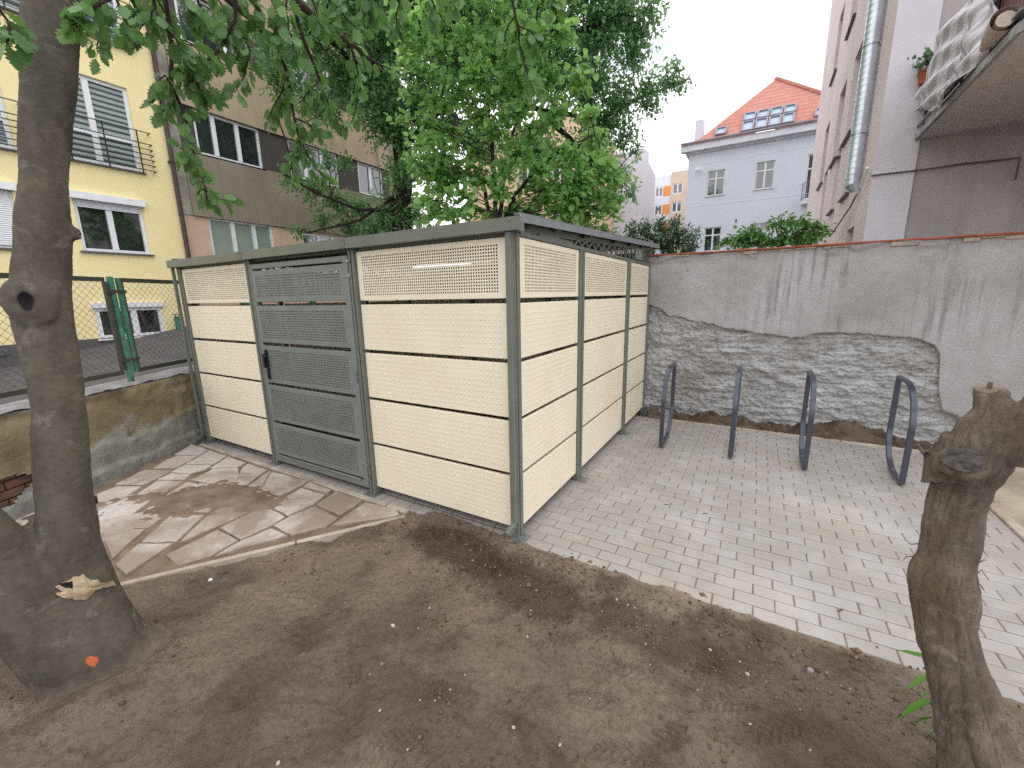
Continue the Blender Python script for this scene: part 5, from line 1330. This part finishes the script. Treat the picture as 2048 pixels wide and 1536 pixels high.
for si, (d, pts, r0_, st, dn) in enumerate(strands):
    W = [pd(x, y, d+.12*mnoise.noise(Vector((si*3.1, i*.9, 0)))) for i, (x, y) in enumerate(pts)]
    W2 = [p for a, b in zip(W[:-1], W[1:]) for p in curve(a, b, 0, .05, 4, si)[:-1]]+[W[-1]]
    m.tube(W2, list(np.linspace(r0_, .002, len(W2))), 6)
    seg = np.array(W2); L = np.linalg.norm(np.diff(seg, axis=0), axis=1).sum(); n_l = int(L*(1-st)*82*dn)
    for k in range(n_l):
        t = st+(1-st)*(k+.5)/n_l; x = t*(len(W2)-1); i = min(int(x), len(W2)-2); p = seg[i]*(1-(x-i))+seg[i+1]*(x-i); tg = seg[i+1]-seg[i]; tg /= np.linalg.norm(tg)
        # petiole
        sd = rng.normal(size=3); sd -= tg*(sd@tg); sd /= np.linalg.norm(sd); dv = tg*.55+sd*.8+np.array((0,0,-.45)); dv /= np.linalg.norm(dv)
        q = p+dv*rng.uniform(.015,.035); m.tube([p, q], [.0013,.001], 3, cap=False)
        Pl.append(q); Al.append(dv+np.array((0,0,-.3)))
m.build('branch', MT['barkdark'], t1, True)
P = np.array(Pl); A = np.array(Al)
leaf_cloud('crown', P, A, rng.uniform(.042,.082,len(P)), 'lobed', MT['leaf1'], t1, .5, .7, True)

# ------------------------------------------------------------------ trees behind the shelter
o2 = at(800, 470, 1, 8.2); o2[2] = 0
t2 = thing('tree', o2, 'big dark green oak with ivy-dark trunk standing behind the shelter', 'tree')
D2 = float(np.linalg.norm(at(820,300,1,8.2)-CAM))
tn2 = [o2+np.array((0,0,-.1)), at(802,440,1,8.2), at(806,380,1,8.2), at(804,300,1,8.2), at(790,200,1,8.2), at(768,90,1,8.2), at(752,0,1,8.2), at(740,-150,1,8.2), at(735,-320,1,8.2)]
trunk_mesh('trunk', tn2, [.34,.30,.28,.27,.25,.24,.22,.16,.05], MT['ivybark'], t2, 20, .08, 2, 4, 2)
limbs = [[tn2[3], pd(870,230,D2), pd(950,160,D2), pd(1050,120,D2-.3)], [tn2[4], pd(700,120,D2-.5), pd(640,60,D2-.8)], [tn2[5], pd(860,0,D2), pd(980,-40,D2)], [pd(950,160,D2), pd(1080,220,D2+.3), pd(1200,240,D2+.5), pd(1290,190,D2+.8), pd(1370,165,D2+1)], [pd(1080,220,D2+.3), pd(1180,320,D2+.4), pd(1240,370,D2+.4)], [pd(1050,120,D2-.3), pd(1160,60,D2), pd(1280,30,D2+.4)], [tn2[1]+np.array((0,0,.3)), pd(720,420,D2-.6), pd(640,390,D2-1), pd(570,350,D2-1.2)], [tn2[2], pd(720,440,D2-.5), pd(620,465,D2-.8)], [tn2[3], pd(884,190,D2), pd(900,100,D2)]]
bm2 = MB()
nodes2 = list(tn2[2:])
for i, l in enumerate(limbs):
    pts = [p for a, b in zip(l[:-1], l[1:]) for p in curve(a, b, 0, .05, 4, 40+i)[:-1]]+[l[-1]]
    bm2.tube(pts, list(np.linspace(.10 if i < 6 else .05, .025, len(pts))), 8, cap=False); nodes2 += pts[2:]
C2 = [(560,120,55),(620,60,65),(700,40,70),(690,150,62),(620,200,42),(760,120,70),(840,60,80),(760,230,60),(840,200,80),(930,120,80),(930,30,75),(1020,60,85),(1010,170,75),(1100,40,75),(1110,130,80),(1190,60,70),(1180,160,72),(1240,20,60),(1280,62,40),(1300,10,34),(1262,105,34),
 (1335,158,32),(1368,165,18),(1355,128,14),(1290,175,42),(1235,200,52),(1303,212,22),(1200,250,62),(1255,262,36),(1276,298,18),(1180,320,62),(1236,350,38),(1262,388,20),(1215,400,36),(1150,400,50),
 (800,270,42),(800,340,44),(795,400,46),(770,440,44),(830,430,52),(860,330,52),(905,250,60),(980,280,60),(1060,300,60),
 (575,352,26),(620,375,34),(670,395,36),(720,415,40),(700,452,34),(650,440,28),(596,462,18),(742,462,34),(655,315,20),(690,322,18),(700,-70,90),(860,-80,100),(1020,-80,100),(1180,-70,90),(780,-160,110),(960,-180,120)]
C2 = [c if c[0] < 1120 else (c[0],c[1],c[2],D2+.4) for c in C2]
crown(C2, D2-.2, .9, nodes2, 'oak', .125, 2.3, MT['leaf2'], t2, None, bm2, .03, .25, .7, 11)
bm2.build('branch', MT['ivybark'], t2, True)

o3 = at(992, 470, 1, 5.2); o3[2] = 0
t3 = thing('tree', o3, 'bright green young linden with thin stems right behind the shelter roof', 'tree')
D3 = float(np.linalg.norm(at(990,300,1,5.2)-CAM))
stems = [[(992,470),(990,380),(985,300),(975,200),(985,110),(990,20),(1000,-80)],[(995,470),(1005,380),(1020,300),(1040,200),(1060,110),(1075,20)],[(988,470),(970,380),(935,300),(900,210),(870,130),(850,50)],[(996,470),(1030,390),(1080,330),(1140,290),(1190,270)]]
tm = MB(); nodes3 = []
base = np.array(o3)
for i, s in enumerate(stems):
    W = [base+np.array((.05*(i-1.5),0,-.05))]+[at(x, y, 1, 5.2+.15*(i-1)) for x, y in s]
    pts = [p for a, b in zip(W[:-1], W[1:]) for p in curve(a, b, 0, .04, 4, 70+i)[:-1]]+[W[-1]]
    tm.tube(pts, list(np.linspace(.055,.012,len(pts))), 8); nodes3 += pts[6:]
C3 = [(795,40,30),(805,85,26),(860,30,40),(872,90,26),(803,130,20),(930,70,40),(1000,40,45),(1060,70,40),(1120,60,40),(950,150,40),(1030,140,40),(885,150,26),(1100,150,44),(1160,140,34),(800,238,16),(838,236,20),(870,205,26),(950,230,34),(1040,220,44),(1110,220,40),(1180,220,26),(832,288,24),(862,312,28),(842,342,24),(872,372,34),(850,402,28),(905,335,34),(960,300,34),(1040,300,44),(1120,300,44),(1190,285,34),(930,390,38),(1000,380,38),(1080,370,44),(1150,360,48),(1215,345,28),(1238,400,22),(845,436,20),(905,432,28),(985,438,24),(1060,430,34),(1140,422,38),(1195,432,22),(880,258,20),(1000,-70,60),(900,-60,50),(1100,-60,60),(815,180,20),(825,320,22),(860,280,26),(900,270,30),(880,340,32),(920,350,34),(960,350,36),(1010,340,36),(1080,330,40),(1150,310,40),(1210,320,30),(1245,360,24),(870,420,26),(940,425,30),(1020,415,34),(1100,400,38),(1170,395,36),(1225,425,24),(990,250,36),(1075,255,36),(1000,180,36),(920,190,32),(980,100,34),(1070,120,34)]
bm3 = MB()
crown(C3, D3-.3, .5, nodes3, 'heart', .112, 2.1, MT['leaf3'], t3, None, bm3, .012, .15, 1.1, 12, .6)
tm.build('trunk', MT['barkdark'], t3, True); bm3.build('branch', MT['barkdark'], t3, True)

# hedge, shrub and climbing greenery behind the boundary wall
def bush(name, label, cat, circles, dist, spread, kind, size, dens, mat, seed, base_px, baseY, shoots=0, flat=.8, droop=.1, up=.7):
    b = at(base_px[0], base_px[1], 1, baseY); b[2] = 0; t = thing(name, b, label, cat); bm = MB()
    tr = curve(b+np.array((0,0,-.05)), at(base_px[0], base_px[1], 1, baseY), 0, .05, 6, seed); bm.tube(tr, list(np.linspace(.07,.03,7)), 7)
    crown(circles, dist, spread, tr[2:], kind, size, dens, mat, t, None, bm, .02, droop, up, seed, flat); bm.build('trunk', MT['barkdark'], t, True); return t
dh = float(np.linalg.norm(at(1320,480,1,8.5)-CAM))
bush('conifer_hedge', 'feathery grey green conifer hedge over the wall beside the shelter roof', 'hedge', [(1255,478,16),(1262,460,16),(1285,465,20),(1300,490,24),(1290,450,12),(1325,462,22),(1340,485,26),(1318,445,12),(1355,460,18),(1370,480,22),(1385,492,16),(1350,442,10),(1390,470,12),(1335,505,26),(1290,510,24),(1375,508,20)], dh, .35, 'thin', .12, 6.5, MT['leafh'], 21, (1325,500), 8.5, 0, 1.4, -.2)
dg = float(np.linalg.norm(at(1150,450,1,6.5)-CAM))
bush('shrub', 'low bright green shrub just above the rear of the shelter roof', 'shrub', [(1090,446,18),(1120,444,20),(1150,446,20),(1180,450,20),(1205,458,18),(1225,470,16),(1060,440,16)], dg, .3, 'oak', .085, 4.5, MT['leafs'], 22, (1150,470), 6.5)
ds = float(np.linalg.norm(at(1560,470,1,6.6)-CAM))
bush('small_tree', 'small umbrella shaped light green tree over the boundary wall before the lilac house', 'tree', [(1448,484,13),(1470,476,18),(1495,462,20),(1485,486,18),(1525,482,18),(1512,468,14),(1552,446,17),(1575,440,15),(1600,438,17),(1570,470,20),(1600,470,22),(1628,452,16),(1650,452,13),(1640,468,16),(1545,484,18),(1612,484,18)], ds, .25, 'oak', .085, 6.5, MT['leafs'], 23, (1560,490), 6.6, 0, .55, .3, 1.0)
# pot plant on the balcony
pp = thing('potted_plant', at(1850,150,0,2.94), 'small potted plant at the wall end of the tenement balcony', 'plant')
pc = at(1853,140,0,2.92); MB().tube([pc+np.array((0,0,-.16)), pc], [.06,.08], 12).build('pot', MT['tile'], pp)
nP = 60; P = pc+rng.normal(size=(nP,3))*np.array((.07,.07,.06))+np.array((-.02,0,.1)); leaf_cloud('foliage', P, rng.normal(size=(nP,3)), rng.uniform(.04,.07,nP), 'heart', MT['leafh'], pp)

# ------------------------------------------------------------------ dead stump in the right foreground
sb = gp(1975, 1590); sv = sb-CAM; sv[2] = 0; sv /= np.linalg.norm(sv)
st = thing('tree_stump', sb, 'dead weathered tree stump with sawn limbs in the right foreground', 'stump')
rows = [(880,1880,2020),(920,1866,2004),(960,1860,1992),(1000,1853,1978),(1050,1847,1968),(1100,1837,1957),(1140,1822,1952),(1180,1818,1951),(1240,1828,1945),(1300,1845,1955),(1360,1857,1976),(1420,1868,1996),(1480,1880,2018),(1540,1888,2046),(1590,1890,2070),(1640,1885,2090)]
cs, rs = prof(rows, sb, sv)
s1 = trunk_mesh('trunk', cs[::-1], rs[::-1], MT['bark2'], st, 60, .07, 9, 10, 3, .03)
# upper limb rising to the right, sawn off level
rows = [(784,1942,2019),(800,1943,2026),(818,1940,2040),(836,1930,2050),(858,1912,2056),(882,1894,2046),(910,1880,2030),(935,1870,2012),(962,1862,1986),(990,1858,1976)]
cs, rs = prof(rows, sb, sv)
s2 = trunk_mesh('limb', [c for c in cs[::-1]], rs[::-1], MT['bark2'], st, 48, .055, 10, 8, 5, .02)
c = cs[0]; m = MB(); ctop = c+np.array((0,0,.001)); tl = -sv*.25+np.array((0,0,1.0)); tl /= np.linalg.norm(tl)
m.tube([c-tl*.012, c+tl*.006, c+tl*.011], [rs[0]*.99,rs[0]*.99,rs[0]*.93], 28); m.build('cut_face', MT['deadcut'], st)
q0 = onplane(1978,778,sb,sv)[0]; MB().tube([q0+np.array((0,0,-.02)), q0+np.array((0,0,.022))], [.007,.006], 6).build('spike', MT['bark2'], st)
trunk_mesh('limb', [onplane(1985,905,sb,sv)[0], onplane(2030,868,sb,sv)[0], onplane(2080,828,sb,sv)[0], onplane(2130,785,sb,sv)[0]], [.06,.058,.052,.046], MT['bark2'], st, 32, .06, 9, 8, 6)
# sawn stub facing the camera and splintered stub on the left, all welded into one surface
tree_s = bvh(s1); p0, n0 = hit(tree_s, 1912, 932)
toc = (CAM-p0); toc /= np.linalg.norm(toc); ax = toc*.85+np.array((0,0,.40)); ax /= np.linalg.norm(ax)
tip = onplane(1925, 921, p0+toc*.022, sv)[0]; rr = .047
sA = MB().tube([p0-ax*.07, tip-ax*.02, tip-ax*.006, tip], [.075,.060,rr+.008,rr+.001], 24).build('stub', MT['bark2'], st, True)
p1, n1 = hit(tree_s, 1882, 935); e1 = onplane(1841, 896, p1, sv)[0]
m = MB(); m.tube([p1+np.array((0,0,-.045)), p1*.6+e1*.4+np.array((0,0,-.022)), p1*.3+e1*.7+np.array((0,0,-.008)), e1], [.05,.027,.014,.004], 12)
for k in range(9):
    q = p1*.62+e1*.38+np.array((0,0,.006))+rng.normal(size=3)*.012; m.tube([q, q+(e1-p1)*rng.uniform(.2,.45)+np.array((0,0,rng.uniform(.0,.03)))], [.012,.006], 6)
sB_ = m.build('stub', MT['bark2'], st, True)
def wood_disp(p):
    g = N3(p,34,34,4.5,3); r = .006*g+.0045*N3(p,70,70,9,5)+.0025*N3(p,120,120,24,6)+.007*N3(p,12,12,9,7)
    r -= .010*max(0, 1-abs(N3(p,13,13,2.2,17))/.06)*max(0, N3(p,4,4,3,19)+.25)
    return r
extra = [o for o in st.children if o.name.startswith('limb')]
s2n = [o for o in extra]
s1 = fuse('trunk', [s1, sA, sB_]+extra, .0055, MT['bark2'], st, wood_disp, 3)
tree_s = bvh(s1); pc_, nc_ = hit(tree_s, 1926, 921)
if pc_ is not None: tip = pc_
uu = np.cross(ax, (0,0,1)); uu /= np.linalg.norm(uu); vv = np.cross(uu, ax)
m = MB(); nr_ = 28; V = []; Fc = []
for j, q in enumerate((1.0,.86,.7,.5,.3,.12)):
    for i in range(nr_):
        a = 2*math.pi*i/nr_; r_ = rr*.97*q*(1+.07*mnoise.noise(Vector((math.cos(a)*1.3, math.sin(a)*1.3, 4)))); V.append(tip+ax*(.013-.006*(1-q)+.002*mnoise.noise(Vector((q*9,a,1))))+uu*math.cos(a)*r_*1.08+vv*math.sin(a)*r_*.92)
for j in range(5):
    for i in range(nr_): Fc.append([j*nr_+i, j*nr_+(i+1)%nr_, (j+1)*nr_+(i+1)%nr_, (j+1)*nr_+i])
Fc.append([5*nr_+i for i in range(nr_)]); m.add(V, Fc); m.build('cut_face', MT['cutring'], st, True)
# loose fibres along the outline
for (x, y) in ((1975,985),(1968,1015),(1955,1080),(1951,1115),(1950,1135),(1953,1160),(1823,1110),(1830,1085)):
    p = onplane(x, y, sb, sv)[0]; s = 1 if x > 1900 else -1; r_ = np.cross(sv, (0,0,1)); 
    for k in range(2): MB().tube([p-r_*.01*s, p+r_*.010*s+np.array((0,0,-.012)), p+r_*rng.uniform(.012,.03)*s+np.array((0,0,rng.uniform(-.035,.012)))], [.0022,.0016,.0006], 4).build('bark_fibre', MT['bark2'], st)
# groove strip of lifted bark low on the stump
rows = [(1120,1915,1925),(1180,1905,1917),(1260,1915,1930),(1340,1925,1945),(1420,1940,1962),(1500,1955,1985),(1560,1965,2000)]
m = MB(); pts = []; 
for (y, l, r) in rows:
    h, n = hit(tree_s, (l+r)/2, y)
    if h is not None: pts.append(h-n*.012)
m.tube(pts, [.012,.018,.02,.024,.03,.034,.036][:len(pts)], 8); m.build('bark_ridge', MT['bark2'], st, True)
# sapling shooting up beside the stump
sg = gp(1880, 1480); sp = thing('sapling', sg, 'young green sapling with a few leaves beside the dead stump', 'plant')
sn = np.array((vd[0],vd[1],0)); stem = [sg+np.array((0,0,-.02)), onplane(1878,1440,sg,sv)[0], onplane(1872,1380,sg,sv)[0], onplane(1868,1330,sg,sv)[0], onplane(1866,1300,sg,sv)[0]]
m = MB(); m.tube(stem, [.006,.005,.004,.003,.002], 6)
Pl = []; Al = []; Sz = []
for (x0,y0,x1,y1) in ((1872,1322,1796,1296),(1872,1352,1808,1372),(1876,1402,1796,1424),(1880,1434,1828,1440),(1880,1462,1842,1474),(1878,1378,1836,1394),(1872,1360,1925,1350),(1870,1300,1885,1262)):
    a = onplane(x0,y0,sg,sv)[0]; b = onplane(x1,y1,sg,sv)[0]; L_ = np.linalg.norm(b-a); m.tube([a, a+(b-a)*.25], [.0015,.001], 4); Pl.append(a+(b-a)*.1); Al.append(b-a); Sz.append(L_*1.0)
m.build('stem', MT['leafs'], sp, True)
T, Fc = leaf_template('lobed'); 
leaf_cloud('foliage', np.array(Pl), np.array(Al), np.array(Sz), 'lance', MT['sap'], sp, 1.2, .3)

# ------------------------------------------------------------------ loose things on the ground
def ico(seed, sq=.6):
    import bmesh
    bm = bmesh.new(); bmesh.ops.create_icosphere(bm, subdivisions=2, radius=1)
    for v in bm.verts:
        n_ = mnoise.noise(v.co*1.3+Vector((seed*3.7,0,0))); v.co *= 1+.35*n_; v.co.z *= sq
    me = bpy.data.meshes.new('pebble'); bm.to_mesh(me); bm.free(); me.polygons.foreach_set('use_smooth', np.ones(len(me.polygons), dtype=bool)); me.materials.append(MT['pebble']); return me
pm_ = [ico(i) for i in range(4)]
pxs = [(556,1526),(1027,1456),(1254,1108),(1243,1192),(1256,1210),(1224,1133),(1136,1140),(1097,1158),(1062,1222),(1055,1274),(840,1399),(870,1402),(900,1380),(1028,1232),(1290,1195),(760,1424),(630,1212),(690,1205),(1000,1145),(960,1135),(945,1120),(970,1120),(1270,1214),(1350,1248),(1480,1325),(740,1355),(1120,1490),(930,1350),(1180,1400),(1300,1330),(1420,1300),(1395,1380),(815,1500),(1500,1450),(1600,1420),(1700,1380),(1620,1500)]
for i, (x, y) in enumerate(pxs):
    g0 = gp(x, y); z = soil_z(g0[0], g0[1]); g0 = gp(x, y, z); z = soil_z(g0[0], g0[1])
    s = random.uniform(.003,.0065) if i > 1 else .0085
    o = bpy.data.objects.new('pebble', pm_[i%4]); COL.objects.link(o); o.location = (g0[0], g0[1], z+s*.3); o.scale = (s*random.uniform(.8,1.5), s, s); o.rotation_euler = (0,0,random.uniform(0,6))
    tag(o, 'small pale pebble lying on the bare brown soil', 'pebble', 'pale pebbles scattered on the bare soil')
def shard(name, px_, py_, size, mat, label, cat, seed, onsoil=True, h=.004):
    g0 = gp(px_, py_); z = soil_z(g0[0], g0[1]) if onsoil else .012; g0 = gp(px_, py_, z); r_ = random.Random(seed)
    poly = [(g0[0]+size*math.cos(a)*r_.uniform(.5,1.1), g0[1]+size*math.sin(a)*r_.uniform(.4,.9)) for a in np.linspace(0, 2*math.pi, 8)[:-1]]
    m = MB(); m.prism(poly, z-.002, z+h); o = m.build(name, mat); return tag(o, label, cat)
shard('plastic_scrap', 421, 1160, .020, MT['white_pvc'], 'pale bluish plastic shard on the soil near the kerb of the path', 'litter', 1)
shard('paper_scrap', 786, 1253, .016, MT['pebble'], 'crumpled white scrap lying in the middle of the soil', 'litter', 2, True, .008)
shard('stone', 1620, 1344, .020, MT['captop'], 'pale grey stone on the soil near the stump', 'stone', 3, True, .016)
g0 = gp(1330, 838); MB().obox((g0[0]+.02,g0[1]+.02,.05), (1,.4,.2), (0,1,.3), .055, .04, .05, .012).build('stone', MT['captop']); tag(bpy.data.objects['stone.001'], 'grey angular stone in the soil strip behind the nearest bike rack', 'stone')
for i, (x, y, ang) in enumerate(((1682,1222,.9),(1333,1010,.2),(1410,1028,.5))):
    g0 = gp(x, y); m = MB(); m.tube([g0+np.array((-.02*math.cos(ang),-.02*math.sin(ang),.004)), g0+np.array((0,.004,.006)), g0+np.array((.022*math.cos(ang),.022*math.sin(ang),.004))], [.0025,.003,.0015], 5)
    o = m.build('twig', MT['barkdark']); tag(o, ['dark twig on the pale bricks left of the stump','dark twig on the bricks beside the shelter side wall','short dark twig on the bricks in front of the first racks'][i], 'twig')
# crumbs and clods on the soil (uncountable)
N = 26000; X = rng.uniform(-1.6, 3.1, N); Y = rng.uniform(-2.6, .02, N)
w = np.exp(-(((X+.3)/.55)**2+((Y+.3)/.22)**2))*1.6+np.exp(-(((X-.35)/.6)**2+((Y+.35)/.25)**2))*1.2+np.exp(-(((X-1.4)/.6)**2+((Y+.3)/.18)**2))+.35*np.clip(fbm(X*2.2,Y*2.2,3,5)*4-.4,0,1)+.015
side = (X-K0[0])*KN[0]+(Y-K0[1])*KN[1]
k = (rng.uniform(0,1,N) < w) & (side < -.03); X, Y = X[k], Y[k]; Zs = np.maximum(soil_h(X[None],Y[None])[0], np.where(Y > -.05, -.004, -9)); n = len(X)
sz = rng.gamma(1.7, .0021, n)+.001; T = np.array([(1,0,0),(-1,0,0),(0,1,0),(0,-1,0),(0,0,.8),(0,0,-.6)], float); Fo = np.array([[0,2,4],[2,1,4],[1,3,4],[3,0,4],[2,0,5],[1,2,5],[3,1,5],[0,3,5]])
jitr = T[None]*(1+.5*rng.normal(size=(n,6,3))*.5); ang = rng.uniform(0,6.28,n); ca, sa = np.cos(ang), np.sin(ang)
V = jitr*sz[:,None,None]; Vx = V[...,0]*ca[:,None]-V[...,1]*sa[:,None]; Vy = V[...,0]*sa[:,None]+V[...,1]*ca[:,None]
V = np.stack([Vx+X[:,None], Vy+Y[:,None], V[...,2]+Zs[:,None]+sz[:,None]*.25], 2)
cr = np_mesh('soil_crumbs', V.reshape(-1,3), (Fo[None]+(np.arange(n)*6)[:,None,None]).reshape(-1,3), MT['crumb']); tag(cr, 'fine soil crumbs and grit scattered over the bare ground', 'soil crumbs', kind='stuff')

# ------------------------------------------------------------------ light
wd = bpy.data.worlds.new('World'); scene.world = wd; wd.use_nodes = True
nt = wd.node_tree; bg = nt.nodes['Background']
sky = nt.nodes.new('ShaderNodeTexSky'); sky.sky_type = 'NISHITA'; sky.sun_disc = False
SE, SR = math.radians(58), math.radians(62)
sky.sun_elevation = SE; sky.sun_rotation = SR; sky.air_density = 1.0; sky.dust_density = 2.0; sky.ozone_density = 1.0
tc = nt.nodes.new('ShaderNodeTexCoord'); mp = nt.nodes.new('ShaderNodeMapping'); mp.inputs['Scale'].default_value = (1.6,1.6,3.2); mp.inputs['Location'].default_value = (3.1,1.7,.4)
no = nt.nodes.new('ShaderNodeTexNoise'); no.inputs['Scale'].default_value = 1.6; no.inputs['Detail'].default_value = 6; no.inputs['Roughness'].default_value = .55
mr = nt.nodes.new('ShaderNodeMapRange'); mr.inputs[1].default_value = .28; mr.inputs[2].default_value = .45
mx = nt.nodes.new('ShaderNodeMix'); mx.data_type = 'RGBA'; mx.inputs[7].default_value = (13.0, 13.1, 13.4, 1)
nt.links.new(tc.outputs['Generated'], mp.inputs[0]); nt.links.new(mp.outputs[0], no.inputs['Vector']); nt.links.new(no.outputs['Fac'], mr.inputs[0]); nt.links.new(mr.outputs[0], mx.inputs[0])
nt.links.new(sky.outputs[0], mx.inputs[6]); nt.links.new(mx.outputs[2], bg.inputs['Color']); bg.inputs['Strength'].default_value = .10
sl = bpy.data.lights.new('sun', 'SUN'); sl.energy = .7; sl.angle = math.radians(40); sl.color = (1.0,.965,.92)
so = bpy.data.objects.new('sun', sl); COL.objects.link(so)
dirv = Vector((math.sin(SR)*math.cos(SE), math.cos(SR)*math.cos(SE), math.sin(SE)))
so.rotation_euler = dirv.to_track_quat('Z', 'Y').to_euler()
scene.view_settings.view_transform = 'Standard'; scene.view_settings.look = 'None'; scene.view_settings.gamma = 1; scene.view_settings.exposure = 0.6
scene.cycles.max_bounces = 6; scene.cycles.diffuse_bounces = 4; scene.cycles.transmission_bounces = 4; scene.cycles.use_denoising = False
